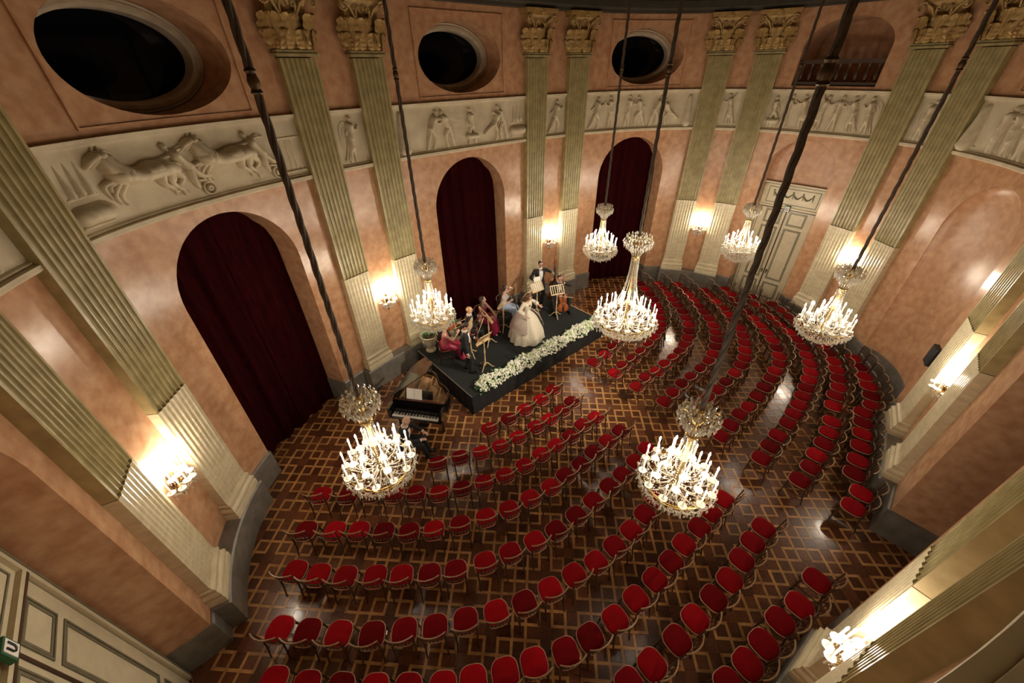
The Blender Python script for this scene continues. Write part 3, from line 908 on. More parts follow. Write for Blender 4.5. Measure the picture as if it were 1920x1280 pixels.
def figs(root, s, lst):
    for u, kind, fl in lst:
        R_ = Relief(s + u, Z_F0 + .03, fl)
        nm = 'relief_figure'
        if kind == 'wrest':
            R_.person((0, .48), (.13, .24), [[(.12, -.04), (.22, .02)], [(.1, -.12), (.2, -.12)]], [[(-.08, -.22), (-.14, -.46)], [(.12, -.2), (.06, -.46)]])
        elif kind == 'sit':
            R_.person((0, .44), (-.02, .27), [[(-.1, -.14), (-.04, -.26)], [(.1, -.12), (.16, -.24)]], [[(-.06, -.12), (-.1, -.42)], [(.1, -.1), (.14, -.42)]]); R_.limb([(-.1, .2), (.14, .2)], [.09, .09], .01); nm = 'relief_figure'
        elif kind == 'lunge':
            R_.person((0, .42), (.14, .22), [[(.08, -.16), (.02, -.26)], [(.16, -.08), (.2, -.2)]], [[(-.16, -.08), (-.32, -.2)], [(.12, -.16), (.08, -.40)]])
        elif kind == 'stand':
            R_.person((0, .48), (.02, .28), [[(.12, -.1), (.22, .02)], [(-.1, -.14), (-.12, -.28)]], [[(.03, -.24), (.06, -.46)], [(-.06, -.22), (-.1, -.46)]])
        elif kind == 'walk':
            R_.person((0, .47), (.06, .27), [[(.14, -.06), (.26, -.02)], [(-.12, -.1), (-.22, -.16)]], [[(.14, -.18), (.12, -.45)], [(-.1, -.2), (-.22, -.42)]])
        elif kind == 'dance':
            R_.person((0, .5), (-.06, .26), [[(.1, .08), (.14, .2)], [(-.14, -.06), (-.26, .02)]], [[(.1, -.2), (.18, -.44)], [(-.05, -.22), (-.02, -.46)]], robe=True)
        elif kind == 'robe':
            R_.person((0, .5), (.04, .26), [[(.12, -.1), (.2, -.02)], [(-.1, -.14), (-.06, -.24)]], [[(.03, -.25), (.05, -.47)], [(-.05, -.25), (-.08, -.47)]], robe=True)
            R_.limb([(.02, .78), (-.10, .84), (-.20, .74), (-.22, .52), (-.17, .34)], [.012, .018, .022, .026, .012], .02); R_.limb([(-.05, .74), (-.15, .66), (-.16, .46)], [.012, .02, .01], .02)
        elif kind == 'horse':
            R_.horse(0, .08, 1.06); R_.horse(-.1, .12, 1.0); nm = 'relief_horses'
        elif kind == 'chariot':
            R_.person((0, .50), (-.16, .20), [[(-.16, -.02), (-.30, -.06)], [(.12, .06), (.26, .06)]], [[(.0, -.22), (.04, -.34)], [(.14, -.16), (.3, -.2)]], robe=False)
            R_.limb([(-.16, .72), (0, .8), (.16, .74)], [.02, .03, .01], .02); R_.chariot(.08, .0); nm = 'relief_charioteer'
        elif kind == 'obelisk':
            R_.limb([(0, .08), (0, .5), (0, .86)], [.17, .13, .10], -.10); R_.limb([(-.2, .07), (.2, .07)], [.03, .03], .01); nm = 'relief_column'
        elif kind == 'temple':
            for x in (-.16, -.05, .06, .17): R_.limb([(x, .1), (x, .62)], [.03, .025], .0)
            R_.limb([(-.24, .68), (.24, .68)], [.03, .03], .0); R_.limb([(-.24, .72), (0, .86), (.24, .72)], [.02, .02, .02], .0); R_.limb([(-.24, .06), (.24, .06)], [.04, .04], .0); nm = 'relief_temple'
        elif kind == 'cones':
            for x in (-.13, 0, .13): R_.limb([(x, .46), (x, .86)], [.055, .02], .0)
            R_.limb([(-.2, .42), (.2, .42)], [.03, .03], .0); R_.limb([(-.18, .2), (.18, .2)], [.16, .16], -.15); R_.limb([(-.22, .05), (.22, .05)], [.035, .035], .0); nm = 'relief_monument'
        R_.build(root, nm)
P_ = PIL
r = frieze_panel(*seq(P_[1], P_[2]), 'long cream relief of two horse-drawn chariots above the big left arch')
figs(r, (P_[1] + P_[2]) / 2, [(-1.75, 'cones', 1), (-.86, 'horse', 1), (-.10, 'chariot', 1), (.56, 'horse', 1), (1.28, 'chariot', 1), (1.86, 'temple', 1)])
r = frieze_panel(*seq(P_[3], P_[4]), 'long cream relief of wrestling athletes above the stage arch')
figs(r, (P_[3] + P_[4]) / 2, [(-1.95, 'obelisk', 1), (-1.12, 'wrest', 1), (-.55, 'wrest', -1), (.2, 'sit', 1), (1.0, 'lunge', 1), (1.35, 'wrest', -1), (1.9, 'cones', 1)])
r = frieze_panel(*seq(P_[5], P_[6]), 'long cream relief of athletes in a row above the far curtained arch')
figs(r, (P_[5] + P_[6]) / 2, [(-1.65, 'walk', 1), (-1.05, 'stand', -1), (-.35, 'stand', 1), (.1, 'walk', -1), (.65, 'wrest', 1), (1.2, 'lunge', -1), (1.85, 'obelisk', 1)])
r = frieze_panel(*seq(P_[7], P_[8]), 'long cream relief of dancing figures above the double door')
figs(r, (P_[7] + P_[8]) / 2, [(-1.3, 'sit', 1), (-.95, 'robe', 1), (-.45, 'dance', 1), (.0, 'dance', -1), (.42, 'stand', 1), (.85, 'dance', 1), (1.25, 'robe', -1)])
r = frieze_panel(*seq(P_[9], P_[10]), 'long cream relief of robed warriors above the niche at upper right')
figs(r, (P_[9] + P_[10]) / 2, [(-1.85, 'obelisk', 1), (-1.15, 'robe', 1), (-.75, 'robe', -1), (-.3, 'stand', 1), (.2, 'robe', 1), (.8, 'walk', 1), (1.5, 'temple', 1)])
r = frieze_panel(*seq(P_[11], P_[12]), 'cream relief panel above the deep arch, outside the frame')
r = frieze_panel(*seq(P_[13], P_[14]), 'cream relief panel below the viewpoint, hidden')
for (a, b), lab, kd in zip(PAIRS, ['single robed figure between the leftmost pilasters, cut by frame', 'single robed walker between the pilasters above the piano', 'single robed walker between the pilasters above the double bass', 'single figure with raised cloth between the pilasters left of the door', 'single robed figure between the pilasters right of the door', 'hidden figure between the pilasters by the loudspeaker', 'hidden figure between the pilasters of the nearest wall light', 'hidden figure beside the viewpoint'], ['robe', 'robe', 'walk', 'dance', 'robe', 'walk', 'robe', 'walk']):
    r = frieze_panel(a + hw, b - hw, 'short cream relief, ' + lab)
    figs(r, (a + b) / 2, [(0, kd, 1)])
# ------------------------------------------------------------------ chandeliers
def candle_meshes():
    mb = MB(); mb.lathe([(.0135, 0), (.013, .24), (.010, .247)], 8); ME['candle'] = mb.mesh('candle', M_WAX)
    mb = MB(); mb.lathe([(.004, .242), (.012, .257), (.0135, .272), (.009, .297), (.002, .32)], 8); ME['flame'] = mb.mesh('flame', M_FLAME); ME['flame2'] = mb.mesh('flame', M_FLAMES)
    mb = MB(); mb.lathe([(.012, -.03), (.03, -.022), (.058, .0), (.062, .006), (.03, .004), (.022, .02)], 10)
    for i in range(8):
        a = i * PI / 4; mb.octa((.058 * math.cos(a), .058 * math.sin(a), -.035), .011, .024)
    ME['cup'] = mb.mesh('drip_cup', M_CRYSTAL)
candle_meshes()
def beads(mb, P, r, step):
    """string of octahedral beads along a polyline"""
    for a, b in zip(P[:-1], P[1:]):
        a = Vector(a); b = Vector(b); n = max(1, int((b - a).length / step))
        for i in range(n):
            mb.octa(tuple(a.lerp(b, (i + .5) / n)), r, r * 1.15)
def cat(a, b, sag, n=8):
    a = Vector(a); b = Vector(b)
    return [tuple(a.lerp(b, i / n) - Vector((0, 0, sag * 4 * (i / n) * (1 - i / n)))) for i in range(n + 1)]
ZC = 2.90
def rope_mesh(z0, z1):
    mb = MB(); n = int((z1 - z0) / .05)
    for ph in (0, 2 * PI / 3, 4 * PI / 3):
        mb.tube([(.017 * math.cos(ph + i * .42), .017 * math.sin(ph + i * .42), z0 + (z1 - z0) * i / n) for i in range(n + 1)], .021, 6)
    return mb.mesh('rope', M_ROPE)
def make_chandelier(big):
    root = link('chandelier', None)
    k = 1.36 if big else 1.0; top = 4.93 if big else 4.29
    rings = [(.50 * k, ZC, 18 if big else 12, 0), (.36 * k, ZC + .11, 10 if big else 7, .2), (.21 * k, ZC + .25, 6 if big else 4, .1)]
    zr = ZC - .12
    # stem
    mb = MB(); zt = top
    pr = [(.03, zr - .25), (.05, zr - .2), (.09, zr - .1), (.05, zr), (.03, zr + .2), (.035, zr + .45), (.07, zr + .52), (.035, zr + .6), (.03, zt - .62), (.06, zt - .55), (.10, zt - .48), (.05, zt - .40), (.028, zt - .34), (.028, zt - .1), (.05, zt - .06), (.02, zt)]
    mb.lathe(pr, 12); mb.build('stem', M_BRASS, root)
    # basket ring of brass
    mb = MB()
    for R, z in ((.48 * k, zr + .03), (.36 * k, zr - .18)):
        mb.tube([(R * math.cos(2 * PI * i / 32), R * math.sin(2 * PI * i / 32), z) for i in range(32)], .012, 6, closed=True)
    mb.build('basket_ring', M_BRASS, root)
    ci = 0
    for R, z, n, ph in rings:
        for i in range(n):
            a = 2 * PI * i / n + ph; c, s = math.cos(a), math.sin(a)
            arm = MB(); r0 = .05
            Pth = [(r0, z - .16), (r0 + (R - r0) * .3, z - .22), (r0 + (R - r0) * .62, z - .20), (r0 + (R - r0) * .88, z - .13), (R, z - .03)]
            arm.tube([(c * x, s * x, zz) for x, zz in Pth], [.012, .011, .010, .009, .010], 5)
            arm = arm.build('candle_arm', M_CRYSTAL, root)
            cd = link('candle', ME['candle'], root, (R * c, R * s, z))
            link('flame', ME['flame'], cd)
            link('drip_cup', ME['cup'], root, (R * c, R * s, z))
            ci += 1
    # crystal basket: meridian strings of beads, swags and drops
    mb = MB(); n = 28 if big else 24
    for i in range(n):
        a = 2 * PI * i / n
        P = []
        for j in range(9):
            t = j / 8; r = .50 * k * math.cos(t * 1.45) + .02; z = zr + .02 - .34 * (1 if not big else 1.25) * math.sin(t * 1.45)
            P.append((r * math.cos(a), r * math.sin(a), z))
        beads(mb, P, .0135, .031)
        c, s = math.cos(a), math.sin(a)
        for R, z, L_ in ((.56 * k, ZC - .03, .10), (.555 * k, ZC - .16, .08), (.47 * k, ZC - .24, .08), (.34 * k, ZC - .33, .07), (.42 * k, ZC + .07, .07)):
            mb.octa((R * c, R * s, z - L_ / 2), .017, L_ / 2)
        a2 = a + PI / n; c, s = math.cos(a2), math.sin(a2)
        for R, z, L_ in ((.58 * k, ZC - .08, .08), (.52 * k, ZC - .19, .08), (.40 * k, ZC - .29, .08), (.30 * k, ZC + .17, .07)):
            mb.octa((R * c, R * s, z - L_ / 2), .017, L_ / 2)
        beads(mb, cat((.56 * k * math.cos(a), .56 * k * math.sin(a), ZC - .03), (.56 * k * math.cos(a + 2 * PI / n), .56 * k * math.sin(a + 2 * PI / n), ZC - .03), .07, 5), .013, .03)
    mb.build('crystal_basket', M_CRYSTAL, root)['kind'] = 'stuff'
    mb = MB()
    for i in range(n // 2):
        a0 = 2 * PI * i / (n // 2); a1 = 2 * PI * (i + 1) / (n // 2)
        for R, z, sg in ((.53 * k, zr + .02, .10), (.40 * k, zr - .16, .09)):
            beads(mb, cat((R * math.cos(a0), R * math.sin(a0), z), (R * math.cos(a1), R * math.sin(a1), z), sg), .014, .034)
        mb.octa((.53 * k * math.cos(a0), .53 * k * math.sin(a0), zr - .06), .02, .05)
        mb.octa((.40 * k * math.cos(a0), .40 * k * math.sin(a0), zr - .27), .018, .045)
        for R, z, sg in ((.30 * k, ZC - .02, .09), (.44 * k, ZC + .02, .09)):
            beads(mb, cat((R * math.cos(a0), R * math.sin(a0), z), (R * math.cos(a1), R * math.sin(a1), z), sg), .014, .034)
        if big: mb.octa((.48 * k * math.cos(a0 + .2), .48 * k * math.sin(a0 + .2), zr - .28), .018, .06)
    mb.ball((0, 0, zr - (.46 if big else .40)), .045, 8, 6)
    for i in range(10):
        a = 2 * PI * i / 10; mb.octa((.1 * math.cos(a), .1 * math.sin(a), zr - (.42 if big else .36)), .016, .05)
    mb.build('crystal_swags', M_CRYSTAL, root)['kind'] = 'stuff'
    # strings from the crown down to the ring
    mb = MB(); m = 14
    for i in range(m):
        a = 2 * PI * i / m
        P = []
        for j in range(9):
            t = j / 8; r = .085 + (.30 * k - .085) * t ** 2.6; z = (zt - .50) + (ZC + .10 - zt + .50) * t
            P.append((r * math.cos(a), r * math.sin(a), z))
        beads(mb, P, .0125, .030)
    mb.build('crystal_tent', M_CRYSTAL, root)['kind'] = 'stuff'
    # crown of scrolled arms with hanging drops
    mb = MB(); zc = zt - .06
    for i in range(8):
        a = 2 * PI * i / 8; c, s = math.cos(a), math.sin(a)
        P = [(.03, zc - .22), (.10, zc - .06), (.19, zc + .02), (.245, zc - .03), (.235, zc - .08), (.205, zc - .06)]
        mb.tube([(c * x * k ** .5, s * x * k ** .5, z) for x, z in P], [.011, .01, .009, .008, .007, .006], 5)
    mb.build('crown', M_BRASS, root)
    mb = MB(); rr = .25 * k ** .5
    for i in range(16):
        a0 = 2 * PI * i / 16; a1 = 2 * PI * (i + 1) / 16; c, s = math.cos(a0), math.sin(a0)
        beads(mb, cat((rr * c, rr * s, zc - .04), (rr * math.cos(a1), rr * math.sin(a1), zc - .04), .07, 4), .015, .032)
        mb.octa((rr * c, rr * s, zc - .16), .022, .06); mb.octa((rr * .72 * c, rr * .72 * s, zc - .22), .022, .06)
        mb.octa((rr * .45 * c, rr * .45 * s, zc - .29), .02, .055)
        mb.octa((rr * 1.06 * math.cos(a0 + .2), rr * 1.06 * math.sin(a0 + .2), zc - .09), .024, .055); mb.octa((rr * .85 * math.cos(a0 + .2), rr * .85 * math.sin(a0 + .2), zc - .17), .024, .055)
        mb.octa((rr * .9 * c, rr * .9 * s, zc + .03), .022, .04); mb.octa((rr * .55 * c, rr * .55 * s, zc + .05), .02, .04); mb.octa((rr * .6 * math.cos(a0 + .2), rr * .6 * math.sin(a0 + .2), zc - .02), .024, .05)
        beads(mb, [(rr * c, rr * s, zc - .06), (rr * .4 * c, rr * .4 * s, zc - .34), (.06 * c, .06 * s, zc - .44)], .014, .034)
    mb.build('crown_crystals', M_CRYSTAL, root)['kind'] = 'stuff'
    link('rope', rope_mesh(top - .02, 9.3), root)
    mb = MB(); mb.lathe([(.034, -.10), (.05, -.085), (.038, -.06), (.046, -.03), (.05, .0), (.04, .03), (.037, .05), (.05, .07), (.034, .09)], 10)
    link('rope_knob', mb.mesh('rope_knob', M_DKBRASS), root, (0, 0, 7.85))
    mb = MB(); mb.lathe([(.02, -.06), (.16, -.03), (.18, 0)], 16); link('ceiling_rose', mb.mesh('ceiling_rose', M_DKBRASS), root, (0, 0, 9.46))
    index_kids(root)
    return root
CH = [((-6.13, .12), 'crystal chandelier in front of the grand piano, nearest to the big left arch'),
      ((-3.09, 3.46), 'crystal chandelier hanging above the cream urn left of the stage'),
      ((3.45, 3.32), 'small far crystal chandelier in front of the far curtained arch'),
      ((6.77, .11), 'small far crystal chandelier in front of the cream double door'),
      ((3.46, -3.25), 'crystal chandelier in front of the right wall above the rear chairs'),
      ((-2.92, -3.13), 'crystal chandelier above the centre aisle at lower right of the middle')]
c0 = make_chandelier(False)
for i, (p, lab) in enumerate(CH):
    o = c0 if i == 0 else dup(c0, (0, 0, 0))
    o.location = (p[0], p[1], 0); o.rotation_euler = (0, 0, .13 * i)
    tag(o, lab, 'chandelier', 'six smaller chandeliers')
cb = make_chandelier(True); cb.location = (.30, .08, 0)
tag(cb, 'largest crystal chandelier hanging in the middle of the hall, right of the stage', 'chandelier')

# ------------------------------------------------------------------ wall sconces
def make_sconce():
    root = link('wall_sconce', None)
    mb = MB(); mb.lathe([(.01, -.02), (.06, -.01), (.075, .0), (.05, .03), (.03, .06)], 10)
    Mx = Matrix.Rotation(-PI / 2, 4, 'X')
    mb.v = [tuple(Mx @ Vector(p) + Vector((0, 0.02, .02))) for p in mb.v]
    mb.tube([(0, .02, .18), (0, .03, .02), (.015, .05, -.12), (-.02, .06, -.22), (.02, .07, -.28), (.045, .06, -.25)], [.03, .045, .035, .025, .016, .01], 6)
    mb.build('back_plate', M_DKBRASS, root)
    spec = [(-.24, .10, .0), (-.16, .22, .03), (-.05, .28, .0), (.07, .27, .05), (.17, .21, .0), (.25, .10, .03), (0, .15, .14), (-.12, .12, .17), (.12, .12, .17)]
    for x, y, z in spec:
        a = MB(); a.tube([(0, .05, -.04), (x * .4, y * .5, -.10), (x * .85, y * .9, -.09 + z), (x, y, z - .03)], [.014, .012, .010, .010], 5)
        a.build('candle_arm', M_BRASS, root)
        cd = link('candle', ME['candle'], root, (x, y, z)); link('flame', ME['flame2'], cd)
        link('drip_cup', ME['cup'], root, (x, y, z))
    mb = MB()
    for i in range(len(spec) - 3):
        x, y, z = spec[i]
        beads(mb, cat((x, y, z - .03), (0, .08, -.20), .06, 6), .011, .028)
        if i < 5:
            x2, y2, z2 = spec[i + 1]; beads(mb, cat((x, y, z - .03), (x2, y2, z2 - .03), .07, 5), .011, .028)
        for q in range(4): mb.octa((x * (.35 + .2 * q), y * (.35 + .2 * q), -.11 - .03 * (q % 2)), .015, .04)
    for i in range(7): mb.octa((-.12 + .04 * i, .09, -.19 - .03 * (i % 2)), .014, .04)
    mb.build('crystal_drops', M_CRYSTAL, root)['kind'] = 'stuff'
    index_kids(root); return root
SN = [(-10.0, 'lit candle sconce between the two leftmost pilasters'), (-3.38, 'lit candle sconce above the piano lid, left of the stage'), (3.35, 'lit candle sconce above the double bass player'), (9.87, 'lit candle sconce left of the double door'), (15.17, 'lit candle sconce right of the double door, behind a chandelier'), (21.48, 'lit candle sconce right of the black loudspeaker'), (PER - 21.41, 'lit candle sconce nearest to the viewer at bottom right')]
s0_ = make_sconce()
for i, (s, lab) in enumerate(SN):
    p, t, n = wframe(s)
    o = s0_ if i == 0 else dup(s0_, (0, 0, 0))
    o.location = (p[0] + n[0] * .01, p[1] + n[1] * .01, 2.48); o.rotation_euler = (0, 0, math.atan2(t[1], t[0]))
    # local x along the wall, y inward: mirror-free because t x n = +z or -z
    if t[0] * n[1] - t[1] * n[0] < 0: o.rotation_euler = (0, 0, math.atan2(n[1], n[0]) - PI / 2)
    tag(o, lab, 'wall lamp', 'candle sconces between the pilasters')

# ------------------------------------------------------------------ loudspeaker on the wall
p, t, n = wframe(20.04)
sp = thing('loudspeaker', 'black rectangular wall loudspeaker beside the right pilasters', 'speaker', (p[0] + n[0] * .16, p[1] + n[1] * .16, 2.42), math.atan2(n[1], n[0]) - PI / 2)
mb = MB(); mb.box((0, 0, 0), (.28, .09, .46)); mb.build('cabinet', M_BLACKP, sp, smooth=False)
mb = MB(); mb.box((0, .048, 0), (.26, .01, .44)); mb.build('grille', M_TUX, sp, smooth=False)
mb = MB(); mb.box((0, -.09, 0), (.06, .10, .1)); mb.build('bracket', M_DKBRASS, sp, smooth=False)

# ------------------------------------------------------------------ the chairs
def rr(w, d, r, z, n=5):
    """rounded rectangle outline"""
    P = []
    for cx, cy, a0 in ((w / 2 - r, d / 2 - r, 0), (-w / 2 + r, d / 2 - r, PI / 2), (-w / 2 + r, -d / 2 + r, PI), (w / 2 - r, -d / 2 + r, 1.5 * PI)):
        for i in range(n):
            a = a0 + PI / 2 * i / (n - 1); P.append((cx + r * math.cos(a), cy + r * math.sin(a), z))
    return P
def make_chair(seat_m, wood, rail, name='dining_chair'):
    root = link(name, None)
    mb = MB(); rings = [(rr(.375, .375, .13, .445), 1), (rr(.395, .395, .14, .465), 1), (rr(.385, .385, .14, .49), 1), (rr(.32, .32, .12, .507), 1), (rr(.15, .15, .07, .513), 1)]
    for R, _ in rings: mb.v += R
    n = len(rings[0][0])
    for i in range(len(rings) - 1):
        for k in range(n):
            k2 = (k + 1) % n; mb.f.append([i * n + k, i * n + k2, (i + 1) * n + k2, (i + 1) * n + k]); mb.mi.append(0)
    mb.f.append([(len(rings) - 1) * n + k for k in range(n)]); mb.mi.append(0)
    mb.build('seat', seat_m, root)
    mb = MB(); mb.tube(rr(.40, .40, .14, .455), .012, 5, closed=True); mb.build('seat_piping', M_PIPING, root)
    mb = MB(); R0 = rr(.375, .375, .13, .40); R1 = rr(.375, .375, .13, .447); mb.v = R0 + R1
    for k in range(n):
        k2 = (k + 1) % n; mb.f.append([k, k2, n + k2, n + k]); mb.mi.append(0)
    mb.f.append(list(range(n))[::-1]); mb.mi.append(0)
    mb.build('seat_frame', wood, root)
    for sx in (-1, 1):
        mb = MB(); mb.tube([(sx * .155, .15, .44), (sx * .165, .17, .22), (sx * .175, .19, 0)], [.017, .015, .012], 6); mb.build('leg', wood, root)
        mb = MB(); mb.tube([(sx * .175, -.245, 0), (sx * .17, -.20, .22), (sx * .175, -.175, .45), (sx * .185, -.19, .65), (sx * .20, -.215, .855)], [.013, .015, .017, .014, .013], 6); mb.build('leg', wood, root)
    mb = MB(); mb.tube([(sx * .208, y, z) for sx, y, z in ((-1.02, -.21, .855), (-.75, -.243, .863), (-.4, -.27, .869), (0, -.28, .871), (.4, -.27, .869), (.75, -.243, .863), (1.02, -.21, .855))], .0125, 6); mb.build('top_rail', rail, root)
    mb = MB(); lowP = [(x, -.19 - .03 * (1 - (x / .19) ** 2), .60) for x in (-.18, -.1, 0, .1, .18)]
    mb.tube(lowP, .010, 5); mb.tube([(x, y, z - .035) for x, y, z in lowP], .010, 5); mb.build('lower_rail', wood, root)
    mb = MB()
    for i in range(6):
        x = -.15 + i * .06; mb.ball((x, -.19 - .03 * (1 - (x / .19) ** 2), .5825), .0135, 6, 4)
    mb.build('rail_beads', M_BEAD, root)['kind'] = 'stuff'
    for i in range(4):
        x = -.114 + i * .076
        mb = MB(); mb.tube([(x, -.19 - .03 * (1 - (x / .19) ** 2), .605), (x * 1.08, -.215 - .035 * (1 - (x / .19) ** 2), .74), (x * 1.15, -.215 - .062 * (1 - (x / .21) ** 2), .862)], .0085, 5); mb.build('slat', wood, root)
    mb = MB()
    for sx in (-1, 1): mb.tube([(sx * .167, .175, .20), (sx * .17, -.203, .20)], .009, 5)
    mb.tube([(-.165, .172, .24), (.165, .172, .24)], .008, 5)
    mb.build('stretchers', wood, root)
    index_kids(root)
    return root
ROWS={'L1':[(-0.92,1.2),(-1.44,1.14),(-2.02,1.16),(-2.57,1.18),(-3.16,1.23)],'L2':[(-0.9,0.52),(-1.31,0.47),(-1.77,0.48),(-2.24,0.55),(-2.8,0.58),(-3.29,0.68),(-3.76,0.81),(-4.21,1.04),(-4.69,1.24)],'L3':[(-0.87,-0.28),(-1.3,-0.22),(-1.81,-0.26),(-2.28,-0.22),(-2.74,-0.17),(-3.24,-0.14),(-3.75,-0.04),(-4.21,0.13),(-4.66,0.33),(-5.09,0.56),(-5.47,0.89),(-5.83,1.2),(-6.19,1.52),(-6.58,1.82),(-7.01,2.22)],'L4':[(-0.77,-0.98),(-1.26,-0.96),(-1.78,-0.95),(-2.26,-0.97),(-2.74,-0.94),(-3.19,-0.93),(-3.71,-0.83),(-4.21,-0.72),(-4.68,-0.54),(-5.16,-0.32),(-5.61,-0.06),(-6.0,0.23),(-6.37,0.57),(-6.73,0.92),(-7.09,1.24),(-7.52,1.63)],'L5':[(-0.76,-1.73),(-1.27,-1.76),(-1.78,-1.77),(-2.24,-1.76),(-2.77,-1.75),(-3.28,-1.73),(-3.81,-1.67),(-4.27,-1.55),(-4.77,-1.4),(-5.23,-1.22),(-5.72,-0.98),(-6.11,-0.72),(-6.5,-0.4),(-6.86,-0.09),(-7.27,0.26),(-7.62,0.62),(-7.92,0.97)],'L6':[(-1.76,-2.59),(-2.23,-2.63),(-2.72,-2.65),(-3.21,-2.62),(-3.7,-2.57),(-4.17,-2.45),(-4.66,-2.33),(-5.14,-2.19),(-5.59,-1.98),(-6.04,-1.73),(-6.47,-1.48),(-6.87,-1.19),(-7.29,-0.89),(-7.69,-0.52),(-8.06,-0.15),(-8.39,0.19)],'L7':[(-0.72,-3.53),(-1.2,-3.51),(-1.68,-3.5),(-2.2,-3.47),(-2.67,-3.48),(-3.16,-3.45),(-3.67,-3.4),(-4.18,-3.35),(-4.68,-3.24),(-5.12,-3.11),(-5.58,-2.88),(-5.99,-2.68),(-6.41,-2.43),(-6.78,-2.2),(-7.19,-1.87),(-7.56,-1.55),(-7.94,-1.2),(-8.31,-0.84),(-8.66,-0.46)],'L8':[(-0.75,-4.33),(-1.2,-4.31),(-1.68,-4.31),(-2.19,-4.32),(-2.67,-4.27),(-3.19,-4.21),(-3.68,-4.17),(-4.25,-4.08),(-4.7,-3.99)],'L9':[(-1.06,-5.33),(-1.71,-5.27),(-2.23,-5.23),(-2.79,-5.2),(-3.19,-5.1),(-3.61,-4.97)],'R1':[(0.91,1.23),(1.49,1.23),(2.03,1.32),(2.54,1.41)],'R2':[(0.96,0.48),(1.45,0.52),(1.96,0.52),(2.47,0.55),(2.99,0.61),(3.47,0.69),(3.93,0.81),(4.38,1.06),(4.78,1.34),(5.22,1.64),(5.58,1.93),(5.92,2.22),(6.22,2.55),(6.46,2.84),(6.65,3.11),(6.78,3.41)],'R3':[(0.94,-0.3),(1.48,-0.25),(1.95,-0.32),(2.45,-0.29),(2.93,-0.31),(3.4,-0.26),(3.87,-0.16),(4.33,-0.01),(4.68,0.16),(5.07,0.37),(5.44,0.64),(5.86,0.96),(6.16,1.29),(6.48,1.63),(6.77,2.0),(7.04,2.34),(7.42,2.81)],'R4':[(0.98,-1.15),(1.48,-1.13),(2.0,-1.11),(2.48,-1.13),(3.03,-1.14),(3.57,-1.11),(4.02,-1.01),(4.45,-0.87),(4.93,-0.67),(5.34,-0.47),(5.75,-0.23),(6.11,0.05),(6.48,0.38),(6.8,0.73),(7.14,1.09),(7.47,1.46),(7.8,1.84),(8.06,2.22)],'R5':[(1.55,-1.85),(1.97,-1.91),(2.49,-1.89),(2.99,-1.91),(3.57,-1.9),(4.11,-1.84),(4.55,-1.75),(5.0,-1.57),(5.44,-1.4),(5.87,-1.21),(6.29,-0.95),(6.64,-0.65),(7.03,-0.29),(7.43,0.07),(7.79,0.49),(8.1,0.88),(8.43,1.21)],'R6':[(0.93,-2.72),(1.45,-2.72),(1.99,-2.71),(2.44,-2.76),(3.03,-2.73),(3.55,-2.7),(4.07,-2.69),(4.53,-2.63),(5.06,-2.57),(5.54,-2.41),(5.97,-2.2),(6.4,-1.96),(6.78,-1.66),(7.13,-1.35),(7.44,-1.05),(7.79,-0.7),(8.28,-0.36),(8.66,-0.02),(8.97,0.34),(9.27,0.71)],'R7':[(0.96,-3.63),(1.47,-3.63),(1.96,-3.63),(2.56,-3.65),(3.04,-3.62),(3.5,-3.59),(4.01,-3.53),(4.48,-3.47),(5.02,-3.38),(5.47,-3.3),(5.89,-3.16),(6.36,-2.95),(6.81,-2.74),(7.11,-2.56),(7.45,-2.28),(7.75,-1.97),(8.2,-1.53),(8.63,-1.13),(8.99,-0.74),(9.41,-0.26)],'R8':[(0.97,-4.42),(1.51,-4.47),(1.99,-4.44),(2.49,-4.45),(2.98,-4.42),(3.51,-4.38),(4.14,-4.3),(4.64,-4.17),(5.25,-4.05),(5.8,-4.01),(6.28,-3.82),(6.69,-3.67),(7.14,-3.36),(7.46,-3.1),(7.78,-2.8),(8.06,-2.49),(8.32,-2.14),(8.57,-1.81),(8.86,-1.49),(9.24,-1.15)],'R9':[(1.07,-5.36),(1.57,-5.39),(2.1,-5.32),(2.57,-5.24),(3.12,-5.18),(3.64,-5.09),(4.08,-4.95),(4.58,-4.9),(5.17,-4.88),(5.77,-4.99),(6.23,-4.8),(6.63,-4.58),(7.07,-4.37),(7.46,-4.16)]}
chair0 = make_chair(M_SEAT, M_CHAIRW, M_RAIL)
used = [False]
CHROT = random.Random(3)
PED = [(a - .5, b + .5) for a, b in PAIRS]
def place(x, y, face, label, group, z=0):
    rz = math.atan2(face[1], face[0]) - PI / 2
    if not used[0]:
        o = chair0; used[0] = True; o.location = (x, y, z); o.rotation_euler = (0, 0, rz); tag(o, label, 'chair', group)
        return o
    o = dup(chair0, (x, y, z), rz, label, group); o['category'] = 'chair'
    return o
CH_ALL = []
for key in ROWS:
    P = [(5 + (x - 5) * .83 if x > 5 else x, y) for x, y in ROWS[key]]
    m = len(P)
    for i, (x, y) in enumerate(P):
        a = P[max(0, i - 2)]; b = P[min(m - 1, i + 2)]
        tx, ty = b[0] - a[0], b[1] - a[1]; l = math.hypot(tx, ty)
        # the stage lies to the right of a row running out from the aisle on the left block, to its left on the right block
        nx, ny = (ty / l, -tx / l) if key[0] == 'L' else (-ty / l, tx / l)
        CH_ALL.append([key, i, x, y, nx, ny])
XY = np.array([[c[2], c[3]] for c in CH_ALL]); NN = np.array([[c[4], c[5]] for c in CH_ALL]); TT = np.stack([-NN[:, 1], NN[:, 0]], 1)
RK = [c[0] for c in CH_ALL]; same = np.array([[a == b for b in RK] for a in RK])
pair_s = np.array([[e0 - .2, e1 + .2] for e0, e1 in PED])
